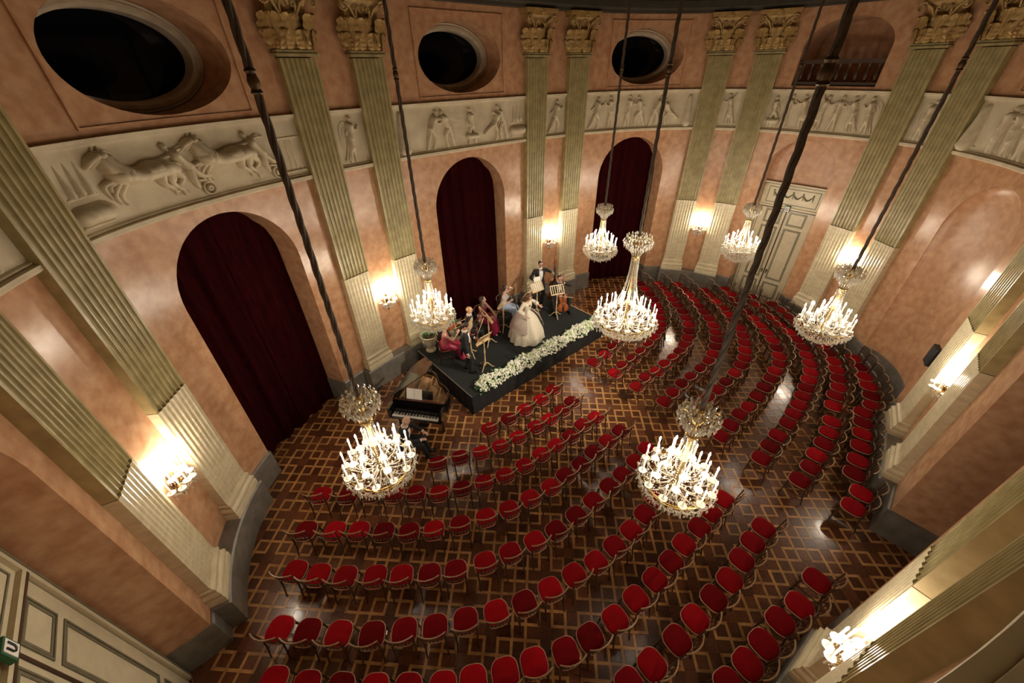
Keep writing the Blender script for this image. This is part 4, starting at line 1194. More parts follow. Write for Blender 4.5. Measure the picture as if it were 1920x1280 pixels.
for it in range(140):
    D = XY[None, :, :] - XY[:, None, :]          # from i to j
    al = np.einsum('ijk,ik->ij', D, NN); ac = np.einsum('ijk,ik->ij', D, TT)
    # chair boxes: .47 wide, .70 deep
    qa = .62 - np.abs(al); qc = .45 - np.abs(ac)
    hit = (qa > 0) & (qc > 0); np.fill_diagonal(hit, False)
    mv = np.zeros_like(XY)
    usec = (qc < qa) | same
    for i, j in zip(*np.where(hit)):
        if usec[i, j]: mv[i] -= TT[i] * np.sign(ac[i, j] or 1) * qc[i, j] * .25
        else: mv[i] -= NN[i] * np.sign(al[i, j] or 1) * qa[i, j] * .25
    XY += mv
    for i in range(len(XY)):
        bx, by = XY[i] - NN[i] * .27
        if inside(bx, by, .45): continue
        idx = int(np.hypot(_C - bx, _S - by).argmin()); s = _L[idx]
        lim = .36 if (((pair_s[:, 0] < s) & (s < pair_s[:, 1])) | ((pair_s[:, 0] < s - PER) & (s - PER < pair_s[:, 1]))).any() else .10
        if not inside(bx, by, lim):
            qx, qy = clampin(bx, by, lim); XY[i] += np.array([qx - bx, qy - by])
D = XY[None, :, :] - XY[:, None, :]
al = np.abs(np.einsum('ijk,ik->ij', D, NN)); ac = np.abs(np.einsum('ijk,ik->ij', D, TT))
bad = (al < .52) & (ac < .36); np.fill_diagonal(bad, False)
gone = set()
for i, j in zip(*np.where(bad)):
    if i < j and i not in gone and j not in gone: gone.add(int(j))
for ci_, (c, (x, y)) in enumerate(zip(CH_ALL, XY)):
    if ci_ in gone: continue
    key, i, nx, ny = c[0], c[1], c[4], c[5]
    side = 'left' if key[0] == 'L' else 'right'; r = int(key[1:])
    jit = CHROT.uniform(-.06, .06); ca, sa = math.cos(jit), math.sin(jit)
    place(x, y, (nx * ca - ny * sa, nx * sa + ny * ca), 'red-seated chair, %s from the centre aisle in %s row from the stage, %s block' % (ORD[i], ORD[r - 1], side), 'audience chairs of the %s block' % side)

# ------------------------------------------------------------------ stage
SX0, SX1, SY0, SY1, SZ = -2.9, 2.8, 2.34, 5.22, 0.63
stage = thing('stage_platform', 'low black carpeted stage platform with black cloth skirt', 'stage', ((SX0 + SX1) / 2, (SY0 + SY1) / 2, 0))
oc = Vector(((SX0 + SX1) / 2, (SY0 + SY1) / 2, 0))
def loc0(mb):
    mb.v = [tuple(Vector(p) - oc) for p in mb.v]; return mb
mb = MB(); mb.box((oc.x, oc.y, SZ - .03), (SX1 - SX0, SY1 - SY0, .06)); loc0(mb).build('deck', M_CARPET, stage, smooth=False)
mb = MB()
per = [(SX0, SY1), (SX0, SY0), (SX1, SY0), (SX1, SY1)]
for a, b in zip(per[:-1], per[1:]):
    L_ = math.hypot(b[0] - a[0], b[1] - a[1]); n = int(L_ / .03); base = len(mb.v)
    nx, ny = (b[1] - a[1]) / L_, -(b[0] - a[0]) / L_
    for i in range(n + 1):
        t = i / n; x = a[0] + (b[0] - a[0]) * t; y = a[1] + (b[1] - a[1]) * t
        w = .012 * math.sin(t * L_ * 9) + .006 * math.sin(t * L_ * 23 + 1)
        mb.v.append((x + nx * (-.0), y + ny * (-.0), SZ - .02)); mb.v.append((x - nx * (-.015 - w), y - ny * (-.015 - w), .0))
    for i in range(n):
        mb.f.append([base + 2 * i, base + 2 * i + 1, base + 2 * i + 3, base + 2 * i + 2]); mb.mi.append(0)
loc0(mb).build('skirt', M_SKIRT, stage)
mb = MB(); mb.box((SX0 + .01, (SY0 + SY1) / 2, SZ + .004), (.03, SY1 - SY0, .012)); loc0(mb).build('edge_strip', M_ALU, stage, smooth=False)
mb = MB(); mb.box((SX1 + .12, 3.55, SZ - .16), (.22, 1.0, .04)); mb.box((SX1 + .12, 3.1, .23), (.2, .04, .46)); mb.box((SX1 + .12, 4.0, .23), (.2, .04, .46))
st = thing('wooden_step', 'plain wooden step board at the right end of the stage', 'step', (SX1 + .12, 3.55, 0)); mb.v = [tuple(Vector(p) - Vector((SX1 + .12, 3.55, 0))) for p in mb.v]; mb.build('step_board', M_PALEW, st, smooth=False)

# garland along the front edge
gar = thing('flower_garland', 'long garland of white blossoms and green leaves on the stage front edge', 'flowers', ((SX0 + SX1) / 2, SY0 + .12, SZ))
rg = random.Random(11)
gx0, gx1 = -2.62, 2.72
def gpt():
    x = rg.uniform(gx0, gx1); a = rg.uniform(0, PI); r = math.sqrt(rg.random())
    rad = .20 * (1 + .18 * math.sin(x * 5) + .12 * math.sin(x * 13))
    return x, rad * r * math.cos(a) * 1.05 - .02, .02 + rad * r * math.sin(a) * 1.15, r
ox, oy, oz = gar.location
mb = MB()
for i in range(1700):
    x, y, z, r = gpt(); s = rg.uniform(.04, .09); a = rg.uniform(0, 6.28); tilt = rg.uniform(-.5, .9)
    d = Vector((math.cos(a), math.sin(a), tilt)).normalized(); sd = d.cross(Vector((0, 0, 1))).normalized() * s * .28
    q = Vector((x - ox, y, z * .85)); mb.add([q, q + d * s * .5 + sd, q + d * s, q + d * s * .5 - sd], [(0, 1, 2, 3)])
g = mb.build('foliage', M_LEAF, gar, smooth=False); g['kind'] = 'stuff'
def blossoms(nm, count, m, green):
    mb = MB()
    for i in range(count):
        x, y, z, r = gpt()
        if r < .55: continue
        if green and not (math.sin(x * 7.3) > .3): continue
        c = Vector((x - ox, y * 1.1, z * 1.1 + .01)); rad = rg.uniform(.018, .034)
        for k in range(rg.randint(2, 4)):
            mb.ball(tuple(c + Vector((rg.uniform(-.02, .02), rg.uniform(-.02, .02), rg.uniform(-.012, .016)))), rad * rg.uniform(.6, 1), 5, 3)
    o = mb.build(nm, m, gar); o['kind'] = 'stuff'
blossoms('blossoms', 3000, M_BLOSSOM, False)
blossoms('green_blossoms', 700, M_BLOSSOMG, True)
for i in range(70):
    x = rg.uniform(gx0, gx1); a = rg.uniform(0, 6.28); s = rg.uniform(.09, .17)
    if i < 40: x = [-1.9, -.2, .25, 1.3, 2.3][i % 5] + rg.uniform(-.18, .18)
    y = rg.choice((-.1, .14, .17)) + rg.uniform(-.04, .04); z = rg.uniform(.05, .2)
    d = Vector((math.cos(a), math.sin(a), rg.uniform(-.2, .5))).normalized(); sd = d.cross(Vector((0, 0, 1))).normalized() * s * .3
    q = Vector((x - ox, y, z)); lf = MB()
    up = Vector((0, 0, .012)); lf.add([q, q + d * s * .3 + sd, q + d * s * .7 + sd * .8, q + d * s, q + d * s * .7 - sd * .8, q + d * s * .3 - sd, q + d * s * .3 - up, q + d * s * .7 - up], [(0, 1, 6), (1, 2, 7, 6), (2, 3, 7), (3, 4, 7), (4, 5, 6, 7), (5, 0, 6)])
    lf.build('leaf', M_LEAF, gar, smooth=False)

# urns with plants
def make_urn(x, y, lab, seed):
    u = thing('flower_urn', lab, 'urn', (x, y, SZ), .3 * seed, 'cream urns behind the players')
    mb = MB(); mb.lathe([(.16, 0), (.165, .03), (.15, .055), (.10, .09), (.095, .12), (.14, .17), (.185, .28), (.215, .40), (.235, .50), (.27, .545), (.275, .57), (.25, .58), (.215, .55), (.19, .5)], 24, caps=True)
    mb.build('pot', M_POT, u)
    mb = MB()
    for i in range(8):
        a0 = 2 * PI * i / 8; a1 = 2 * PI * (i + 1) / 8
        P = []
        for t in range(7):
            a = a0 + (a1 - a0) * t / 6; z = .44 - .07 * math.sin(PI * t / 6); r = .224 - .035 * math.sin(PI * t / 6) + .006; P.append((r * math.cos(a), r * math.sin(a), z))
        mb.tube(P, .012, 5)
    for sx in (-1, 1): mb.tube([(sx * .235, 0, .50), (sx * .29, 0, .46), (sx * .27, 0, .38), (sx * .21, 0, .36)], .016, 6)
    mb.build('relief_swag', M_POT, u)
    mb = MB(); mb.lathe([(.2, .50), (.12, .53), (.01, .54)], 16, caps=False); mb.build('soil', M_DARKW, u)
    r_ = random.Random(seed); 
    for i in range(34):
        a = r_.uniform(0, 6.28); rad = r_.uniform(.02, .16); s = r_.uniform(.10, .19); el = r_.uniform(.2, 1.1)
        q = Vector((rad * math.cos(a), rad * math.sin(a), .54)); d = Vector((math.cos(a) * math.cos(el), math.sin(a) * math.cos(el), math.sin(el))); sd = d.cross(Vector((0, 0, 1))).normalized() * s * .28
        lf = MB(); lf.add([q, q + d * s * .4 + sd, q + d * s, q + d * s * .4 - sd, q + d * s * .45 + Vector((0, 0, -.012))], [(0, 1, 4), (1, 2, 4), (2, 3, 4), (3, 0, 4)]); lf.build('leaf', M_LEAF, u, smooth=False)
make_urn(-2.55, 4.98, 'cream glazed urn with green plant at the left rear stage corner', 1)
make_urn(-1.62, 4.98, 'cream glazed urn partly hidden behind the seated woman in pink', 2)

# music stands
def make_stand():
    root = link('music_stand', None)
    mb = MB(); mb.lathe([(.022, .10), (.03, .14), (.024, .18), (.02, .24), (.028, .28), (.022, .32), (.018, .5), (.026, .56), (.03, .60), (.022, .66), (.017, .70), (.016, 1.02)], 10); mb.build('pole', M_PALEW, root)
    for i in range(3):
        a = 2 * PI * i / 3 + .4; c, s = math.cos(a), math.sin(a)
        mb = MB(); mb.tube([(c * r, s * r, z) for r, z in ((.0, .20), (.08, .17), (.16, .075), (.22, .02), (.265, .028))], [.016, .017, .016, .014, .011], 6); mb.build('leg', M_PALEW, root)
    Rx = Matrix.Rotation(math.radians(-32), 4, 'X')
    def T(mb):
        mb.v = [tuple(Rx @ Vector(p) + Vector((0, 0, 1.06))) for p in mb.v]; return mb
    mb = MB(); mb.box((0, 0, .17), (.50, .018, .03)); mb.box((0, 0, -.13), (.50, .018, .03)); mb.box((-.235, 0, .02), (.03, .018, .33)); mb.box((.235, 0, .02), (.03, .018, .33)); T(mb).build('desk_frame', M_PALEW, root, smooth=False)
    for i in range(5):
        mb = MB(); mb.box((-.16 + .08 * i, 0, .02), (.024, .012, .29)); T(mb).build('desk_slat', M_PALEW, root, smooth=False)
    mb = MB(); mb.box((0, .035, -.145), (.50, .07, .015)); T(mb).build('desk_ledge', M_PALEW, root, smooth=False)
    index_kids(root); return root
st0 = make_stand()
STN = [((-1.83, 3.10), (.1, -1), 'wooden music stand at the front left, in front of the standing violinist'),
       ((-1.78, 3.86), (.75, -.5), 'wooden music stand beside the seated woman in pink'),
       ((-.98, 3.98), (-.85, .25), 'wooden music stand in front of the blond violinist'),
       ((-.10, 4.30), (.3, -.9), 'wooden music stand between the woman in burgundy and the woman in pale blue'),
       ((.78, 4.12), (.2, -1), 'wooden music stand behind the singer in the cream gown'),
       ((1.45, 4.30), (.1, 1), 'wooden music stand in front of the double bass player'),
       ((1.80, 3.68), (.4, 1), 'wooden music stand in front of the cellist')]
for i, (p, f, lab) in enumerate(STN):
    o = st0 if i == 0 else dup(st0, (0, 0, 0))
    # the ledge side (+y) faces the player
    o.location = (p[0], p[1], SZ); o.rotation_euler = (0, 0, math.atan2(f[1], f[0]) - PI / 2)
    tag(o, lab, 'music stand', 'wooden music stands on the stage')
    if i in (1, 3, 5):
        rz = o.rotation_euler[2]
        sh = thing('sheet_music', 'white sheets lying on the ' + lab.replace('wooden ', '').split(' and ')[0], 'sheet music', o.location, rz)
        Rx = Matrix.Rotation(math.radians(-32), 4, 'X'); 
        for sx in (-1, 1):
            mb = MB(); mb.box((sx * .11, .018, .015), (.21, .004, .28)); mb.v = [tuple(Rx @ Vector(q) + Vector((0, 0, 1.06))) for q in mb.v]; mb.build('page', M_PAPER, sh, smooth=False)
# ------------------------------------------------------------------ people
def remesh(mb, name, m, parent, voxel=.010, smooth=4):
    me = mb.mesh(name + '_raw', m)
    o = bpy.data.objects.new(name, me); COL.objects.link(o)
    r = o.modifiers.new('r', 'REMESH'); r.mode = 'VOXEL'; r.voxel_size = voxel; r.use_smooth_shade = True
    s = o.modifiers.new('s', 'SMOOTH'); s.factor = .5; s.iterations = smooth
    dg = bpy.context.evaluated_depsgraph_get(); dg.update()
    new = bpy.data.meshes.new_from_object(o.evaluated_get(dg))
    o.modifiers.clear(); o.data = new; new.name = name
    bpy.data.meshes.remove(me)
    if not new.materials: new.materials.append(m)
    new.polygons.foreach_set('use_smooth', [True] * len(new.polygons))
    o.parent = parent
    return o
V = Vector
def cap(mb, a, b, ra, rb, n=12):
    """closed tapered capsule"""
    a = V(a); b = V(b); d = b - a; l = d.length
    if l < 1e-6: return mb.ball(tuple(a), ra, n, 8)
    t = d / l; P = []; R = []
    for i in range(4):
        an = PI / 2 * (1 - i / 4); P.append(a - t * ra * math.sin(an) * .999); R.append(max(.001, ra * math.cos(an)))
    P.append(a); R.append(ra); P.append(b); R.append(rb)
    for i in range(1, 5):
        an = PI / 2 * i / 4; P.append(b + t * rb * math.sin(an) * .999); R.append(max(.001, rb * math.cos(an)))
    return mb.tube(P, R, n)
def ik(a, c, l1, l2, pole):
    a = V(a); c = V(c); d = c - a; L_ = min(d.length, (l1 + l2) * .999); t = d.normalized()
    x = (l1 * l1 - l2 * l2 + L_ * L_) / (2 * L_); h = math.sqrt(max(0, l1 * l1 - x * x))
    p = V(pole); p = p - t * p.dot(t)
    p = p.normalized() if p.length > 1e-6 else V((0, 0, -1))
    return a + t * x + p * h, a + t * L_
def hand(mb, wr, d, palm, side, curl=.5):
    """palm plus four unequal bent fingers and a thumb leaving the side of the palm; d along the forearm, palm = palm normal"""
    d = V(d).normalized(); n = V(palm); n = (n - d * n.dot(d)).normalized(); x = d.cross(n) * side
    wr = V(wr)
    for q in (-.022, 0, .022): cap(mb, wr + d * .02 + x * q * .7, wr + d * .085 + x * q, .0155, .014, 8)
    for q, L_ in ((-.031, .066), (-.0105, .08), (.0105, .085), (.031, .076)):
        p = wr + d * .09 + x * q; dirn = d
        for k in range(3):
            a = curl * (.45 + .35 * k); dirn = (d * math.cos(a * (k + 1) * .8) + n * math.sin(a * (k + 1) * .8)).normalized()
            q2 = p + dirn * L_ * (.42, .33, .25)[k]; cap(mb, p, q2, .0098, .0092, 7); p = q2
    p = wr + d * .03 + x * .030; dirn = (d * .62 + x * .68 + n * .25).normalized(); q2 = p + dirn * .04; cap(mb, p, q2, .013, .011, 7)
    cap(mb, q2, q2 + (d * .85 + x * .25 + n * .45).normalized() * .03, .011, .0095, 7)
def human(label, loc, face, hips, neck, head, hands, poles, feet, kpole, s=1.0, male=True, look=None, outfit='tux', hair='short', haircol=None, curl=(.6, .6), palms=None, cloth=None, hipw=.095):
    root = thing('person', label, 'person', loc, math.atan2(face[1], face[0]) - PI / 2)
    hips = V(hips); neck = V(neck); head = V(head)
    up = (neck - hips).normalized(); shw = .185 if male else .155
    tw = V((1, 0, 0))
    shR = neck - up * .055 + tw * shw; shL = neck - up * .055 - tw * shw
    hR = hips + V((hipw, 0, 0)); hL = hips - V((hipw, 0, 0))
    l1, l2 = .285 * s, .255 * s; t1, t2 = .43 * s, .42 * s
    eR, wR = ik(shR, hands[0], l1, l2, poles[0]); eL, wL = ik(shL, hands[1], l1, l2, poles[1])
    kR, aR = ik(hR, feet[0], t1, t2, kpole[0]); kL, aL = ik(hL, feet[1], t1, t2, kpole[1])
    k = 1.0 if male else .86
    def torso(mb, o=0.0, low=True):
        w = hips.lerp(neck, .38); c = hips.lerp(neck, .68)
        for sx in (-1, 1):
            x = V((sx, 0, 0))
            if low: cap(mb, hips + x * .07, w + x * .05, .105 * k + o, (.098 if male else .08) + o)
            cap(mb, w + x * .05, c + x * .075, (.098 if male else .08) + o, .108 * k + o)
            cap(mb, c + x * .075, neck - up * .06 + x * (shw - .06), .108 * k + o, .062 * k + o)
        cap(mb, w, c, .1 * k + o, .115 * k + o)
    # body: one continuous skin
    mb = MB(); torso(mb, -.012)
    cap(mb, neck - up * .08, neck, .07 * k, .056 * k); cap(mb, neck, head - V((0, 0, .05)), .054 * k, .05 * k)
    f = V(look if look else (0, 1, 0)).normalized(); sd = f.cross(V((0, 0, 1))).normalized(); hu = sd.cross(f)
    HM = Matrix((sd, f, hu)).transposed()
    mb.ball(tuple(head + hu * .02), (.077, .096, .098), 14, 10, Mx=HM)
    mb.ball(tuple(head - hu * .05 + f * .022), (.056, .068, .072), 12, 8, Mx=HM)
    cap(mb, head + f * .088 + hu * .022, head + f * .108 - hu * .018, .010, .016, 8)
    for q in (-1, 1): mb.ball(tuple(head + sd * q * .078 - hu * .005), (.012, .022, .032), 8, 6, Mx=HM)
    for q in (-1, 1): cap(mb, head + sd * q * .012 + f * .086 - hu * .062, head + sd * q * .02 + f * .08 - hu * .062, .009, .007, 6)
    for sh, e, w in ((shR, eR, wR), (shL, eL, wL)):
        cap(mb, sh, e, .054 * k, .041 * k); cap(mb, e, e.lerp(w, .35), .041 * k, .042 * k); cap(mb, e.lerp(w, .35), w, .042 * k, .027 * k)
    pl = palms or ((-1, 0, 0), (1, 0, 0))
    hand(mb, wR, wR - eR, pl[0], 1, curl[0]); hand(mb, wL, wL - eL, pl[1], -1, curl[1])
    for h_, kn, an in ((hR, kR, aR), (hL, kL, aL)):
        cap(mb, h_, kn, .088 * k, .056 * k); cap(mb, kn, kn.lerp(an, .35), .056 * k, .058 * k); cap(mb, kn.lerp(an, .35), an, .058 * k, .036 * k)
        fd = V((0, 1, 0)); cap(mb, an - V((0, .03, .03)), an + fd * .14 - V((0, 0, .045)), .036, .028)
    remesh(mb, 'body', M_SKIN, root, .0085, 3)
    for q in (-1, 1):
        e = MB(); e.ball(tuple(head + sd * q * .032 + f * .086 + hu * .018), (.011, .008, .007), 8, 6, Mx=HM); e.build('eye', M_EYE, root)
    e = MB(); e.ball(tuple(head + f * .092 - hu * .062), (.022, .008, .007), 8, 5, Mx=HM); e.build('mouth', M_LIP, root)
    # hair
    hc = haircol or M_HAIRD
    h = MB()
    if hair == 'short':
        h.ball(tuple(head + hu * .045 - f * .018), (.082, .092, .084), 14, 9, Mx=HM); h.ball(tuple(head - f * .045 + hu * .0), (.072, .062, .08), 12, 8, Mx=HM)
        for q in (-1, 1): cap(h, head + sd * q * .07 + hu * .02, head + sd * q * .073 - hu * .03, .016, .010, 7)
    elif hair == 'cropped':
        h.ball(tuple(head + hu * .034 - f * .022), (.081, .088, .086), 14, 9, Mx=HM)
    elif hair == 'bald':
        for q in (-1, 1): h.ball(tuple(head + sd * q * .062 - f * .04 - hu * .012), (.02, .045, .03), 8, 6, Mx=HM)
        h.ball(tuple(head - f * .078 - hu * .015), (.05, .018, .03), 8, 6, Mx=HM)
    elif hair == 'bun':
        h.ball(tuple(head + hu * .045 - f * .02), (.083, .094, .083), 14, 9, Mx=HM); h.ball(tuple(head - f * .05), (.074, .06, .075), 12, 8, Mx=HM); h.ball(tuple(head - f * .115 - hu * .01), .042, 10, 7)
    else:
        h.ball(tuple(head + hu * .045 - f * .02), (.086, .096, .086), 14, 9, Mx=HM); h.ball(tuple(head - f * .055), (.082, .065, .09), 12, 8, Mx=HM)
        lb = .30 if hair == 'long' else .36
        for q in (-1, -.45, .45, 1):
            cap(h, head + sd * q * .072 - f * .03, head + sd * q * .10 - f * .05 - hu * lb * .6, .045, .048, 9); cap(h, head + sd * q * .10 - f * .05 - hu * lb * .6, head + sd * q * .08 - f * .04 - hu * lb, .048, .02, 9)
        if hair == 'veil':
            for q in (-1, 1):
                cap(h, head + sd * q * .06 + f * .05 + hu * .06, head + sd * q * .085 + f * .05 - hu * .1, .03, .036, 9); cap(h, head + sd * q * .085 + f * .05 - hu * .1, head + sd * q * .10 + f * .03 - hu * .3, .036, .02, 9)
    remesh(h, 'hair', hc, root, .008, 3)
    J = dict(shR=shR, shL=shL, eR=eR, eL=eL, wR=wR, wL=wL, hR=hR, hL=hL, kR=kR, kL=kL, aR=aR, aL=aL, up=up, neck=neck, hips=hips, head=head)
    fwd = V((0, 1, 0)); fwd = (fwd - up * fwd.dot(up)).normalized()
    if outfit == 'tux':
        c = MB(); torso(c, .014, False)
        w = hips.lerp(neck, .38)
        for sx in (-1, 1): cap(c, w + V((sx * .05, 0, 0)), hips + V((sx * .075, -.02, .0)), .112, .12)
        for q in (-.05, .05): cap(c, hips + V((q, -.10, .02)), hips + V((q, -.14, -.26)), .05, .035)
        for sh, e, wr in ((shR, eR, wR), (shL, eL, wL)):
            cap(c, sh, e, .07, .056); cap(c, e, e.lerp(wr, .92), .056, .042)
        remesh(c, 'tailcoat', M_TUX, root, .011, 3)
        t = MB()
        for h_, kn, an in ((hR, kR, aR), (hL, kL, aL)):
            cap(t, h_, kn, .112, .075); cap(t, kn, an + V((0, 0, .0)), .075, .058)
        for q in (-1, 1): cap(t, hips + V((q * .06, 0, 0)), hips + V((q * .06, 0, .08)), .115, .112)
        remesh(t, 'trousers', M_TUX, root, .012, 3)
        sf = MB(); a = neck - up * .045 + fwd * .085; b = hips.lerp(neck, .26) + fwd * .098
        n = 10
        for i in range(n + 1):
            p = a.lerp(b, i / n) + fwd * .022 * math.sin(PI * min(1, i / n * 1.1)); ww = .042 + .034 * math.sin(PI * min(1, .25 + i / n * .75))
            for q in (-1, -.5, 0, .5, 1): sf.v.append(tuple(p + V((q * ww, 0, 0)) + fwd * (.030 - .026 * q * q)))
        for i in range(n):
            for q in range(4): sf.f.append([i * 5 + q, i * 5 + q + 1, i * 5 + 6 + q, i * 5 + 5 + q]); sf.mi.append(0)
        sf.build('shirt_front', M_WHITE, root)
        cl = MB(); cl.tube([tuple(neck + up * .028 + V((.062 * math.cos(2 * PI * i / 14), .064 * math.sin(2 * PI * i / 14), 0))) for i in range(14)], .016, 6, closed=True); cl.build('collar', M_WHITE, root)
        bt = MB()
        for q in (-1, 1): cap(bt, neck + up * .02 + fwd * .078, neck + up * .02 + fwd * .074 + V((q * .042, 0, 0)), .008, .02, 8)
        bt.build('bow_tie', M_WHITE, root)
        for e, wr in ((eR, wR), (eL, wL)):
            cf = MB(); dd = (wr - e).normalized(); cf.tube([tuple(wr - dd * .035), tuple(wr + dd * .004)], [.041, .040], 12); cf.build('cuff', M_WHITE, root)
        for an in (aR, aL):
            sh = MB(); cap(sh, an + V((0, -.035, -.04)), an + V((0, .17, -.05)), .044, .036); cap(sh, an + V((0, -.02, 0)), an + V((0, -.03, -.04)), .045, .044); sh.box(tuple(an + V((0, .06, -.078))), (.07, .27, .012)); remesh(sh, 'shoe', M_SHOE, root, .008, 2)
    elif outfit == 'gown':
        c = MB(); m1, m2 = cloth
        w = hips.lerp(neck, .38); cc = hips.lerp(neck, .66)
        for sx in (-1, 1):
            cap(c, w + V((sx * .045, 0, 0)), cc + V((sx * .07, .02, 0)), .09, .104); cap(c, w + V((sx * .045, 0, 0)), hips + V((sx * .06, 0, 0)), .09, .115)
            cap(c, cc + V((sx * .06, .03, .02)), neck - up * .05 + V((sx * .09, .02, 0)), .075, .018)
        remesh(c, 'bodice', m1, root, .010, 3)
        g = MB()
        for h_, kn, an in ((hR, kR, aR), (hL, kL, aL)):
            cap(g, h_, kn, .13, .10); cap(g, kn, an + V((0, .02, .0)), .10, .11); cap(g, an + V((0, .02, .0)), an + V((0, .05, -.04)), .11, .05)
        cap(g, kR, kL, .10, .10); cap(g, aR + V((0, .03, .02)), aL + V((0, .03, .02)), .10, .10); cap(g, hips, kR.lerp(kL, .5), .14, .10); cap(g, kR.lerp(kL, .5), aR.lerp(aL, .5), .11, .12)
        for i in range(7):
            q = -.9 + .3 * i; mid = (aR + aL) / 2; half = (aR - aL) / 2 * 1.3
            kk = (kR + kL) / 2 + (kR - kL) / 2 * q; cap(g, kk + V((0, .06, .02)), mid + half * q + V((0, .10, .03)), .03, .04)
        remesh(g, 'skirt', m2, root, .013, 2)
        for an in (aR, aL):
            sh = MB(); cap(sh, an + V((0, -.03, -.045)), an + V((0, .13, -.055)), .034, .026); remesh(sh, 'shoe', M_SHOE, root, .008, 2)
    return root, J

def frame_of(root):
    return Matrix.Translation(root.location) @ Matrix.Rotation(root.rotation_euler[2], 4, 'Z')
def axes(o, y, z):
    """matrix with given origin, y axis and approximate z axis"""
    y = V(y).normalized(); z = V(z); z = (z - y * z.dot(y)).normalized(); x = y.cross(z)
    m = Matrix((x, y, z)).transposed().to_4x4(); m.translation = V(o); return m
SILH = [(0, .0), (.02, .055), (.07, .085), (.16, .103), (.26, .102), (.36, .082), (.44, .062), (.52, .055), (.60, .062), (.68, .074), (.78, .083), (.88, .079), (.95, .058), (1.0, .012)]
def fiddle(name, label, cat_, mx, S=1.0, thick=.034, pin=0.0, shoulders=1.0):
    root = thing(name, label, cat_); root.matrix_world = mx
    L_ = .355
    out = [(w, t * L_) for t, w in SILH] + [(-w, t * L_) for t, w in reversed(SILH[1:-1])]
    n = len(out); mb = MB()
    lev = [(-thick / 2 - .006, .86), (-thick / 2, 1.0), (thick / 2, 1.0), (thick / 2 + .010, .80)]
    cy = L_ * .48
    for z, sc in lev:
        for x, y in out: mb.v.append((x * sc * S, (cy + (y - cy) * (1 - (1 - sc) * .5)) * S, z * S))
    for i in range(3):
        for k in range(n):
            k2 = (k + 1) % n; mb.f.append([i * n + k, i * n + k2, (i + 1) * n + k2, (i + 1) * n + k]); mb.mi.append(0)
    mb.f.append([k for k in range(n)][::-1]); mb.f.append([3 * n + k for k in range(n)]); mb.mi += [0, 0]
    mb.build('soundbox', M_VARN, root)
    zt = (thick / 2 + .012) * S
    mb = MB(); mb.box((0, .47 * S, zt - .006 * S), (.022 * S, .26 * S, .018 * S)); mb.build('neck', M_VARN, root, smooth=False)
    mb = MB(); mb.box((0, .40 * S, zt + .006 * S), (.026 * S, .27 * S, .007 * S)); mb.build('fingerboard', M_EBONY, root, smooth=False)
    mb = MB(); mb.tube([(0, .585 * S, zt - .002 * S), (0, .64 * S, zt - .006 * S), (0, .675 * S, zt + .002 * S), (0, .682 * S, zt + .02 * S), (0, .665 * S, zt + .024 * S)], [.012 * S, .011 * S, .010 * S, .009 * S, .008 * S], 7)
    for i in range(4): mb.tube([((-1) ** i * .006 * S, (.605 + .014 * i) * S, zt), ((-1) ** i * .035 * S, (.605 + .014 * i) * S, zt)], .0045 * S, 5)
    mb.build('scroll', M_VARN, root)
    mb = MB(); mb.box((0, .06 * S, zt + .012 * S), (.03 * S, .10 * S, .006 * S)); mb.build('tailpiece', M_EBONY, root, smooth=False)
    mb = MB(); mb.box((0, .165 * S, zt + .010 * S), (.042 * S, .006 * S, .028 * S)); mb.build('bridge', M_PALEW, root, smooth=False)
    for i in range(4):
        mb = MB(); x = (-.009 + .006 * i) * S; mb.tube([(x, .11 * S, zt + .016 * S), (x, .165 * S, zt + .026 * S), (x * .7, .585 * S, zt + .011 * S)], .0012 * S, 4); mb.build('string', M_ALU, root)
    if pin:
        mb = MB(); mb.tube([(0, 0, 0), (0, -pin, 0)], [.008, .005], 6); mb.build('endpin', M_ALU, root)
    return root
def bow(label, a, b, group=None):
    a = V(a); b = V(b); root = thing('bow', label, 'bow', a)
    d = b - a; L_ = d.length; t = d.normalized(); up = t.cross(V((0, 0, 1)).cross(t)).normalized()
    mb = MB(); mb.tube([tuple(t * L_ * i / 8 + up * (.02 - .016 * math.sin(PI * i / 8))) for i in range(9)], [.006] * 8 + [.004], 6); mb.build('stick', M_PALEW, root)
    mb = MB(); mb.box(tuple(t * .06 + up * .008), (.014, .014, .02)); mb.build('frog', M_EBONY, root, smooth=False)
    mb = MB(); mb.tube([tuple(t * .06), tuple(d * .985)], .003, 4); mb.build('bow_hair', M_PAPER, root)
    return root
def kw(**a): return a
def gold_chair(x, y, f, lab, z):
    o = dup(chair0, (x, y, z), math.atan2(f[1], f[0]) - PI / 2, lab, 'musicians chairs on the stage'); o['category'] = 'chair'; return o
SITF = ((.11, .42, .085), (-.11, .42, .085)); KP_ = ((.1, .6, 1), (-.1, .6, 1))
def seat_at(x, y, f, lab):
    gold_chair(x, y, f, lab, SZ)
    return (x, y, SZ)
# 1 standing violinist
f = V((.80, -.60, 0)).normalized()
p1, J = human('man in black tailcoat standing at the front left of the stage, looking down', (-2.30, 3.33, SZ), f, (0, 0, .90), (0, .0, 1.40), (0, .05, 1.555), ((.30, .06, .78), (-.20, .26, 1.02)), ((.6, -.6, 0), (-.6, -.8, -.2)), ((.11, .09, .085), (-.10, -.03, .085)), ((0, 1, 0), (0, 1, 0)), s=.98, look=(0, .78, -.62), hair='short', curl=(.5, 1.0), palms=((-1, .2, 0), (1, 0, 0)))
Fm = frame_of(p1)
fiddle('violin', 'orange-brown violin held upright at the hip of the standing man', 'violin', Fm @ axes((-.20, .33, .70), (0.02, -.02, 1), (.2, 1, 0)), 1.0)
bow('violin bow held by the standing man, pointing up to the right', Fm @ V((-.19, .30, 1.0)), Fm @ V((-.62, .55, 1.42)))
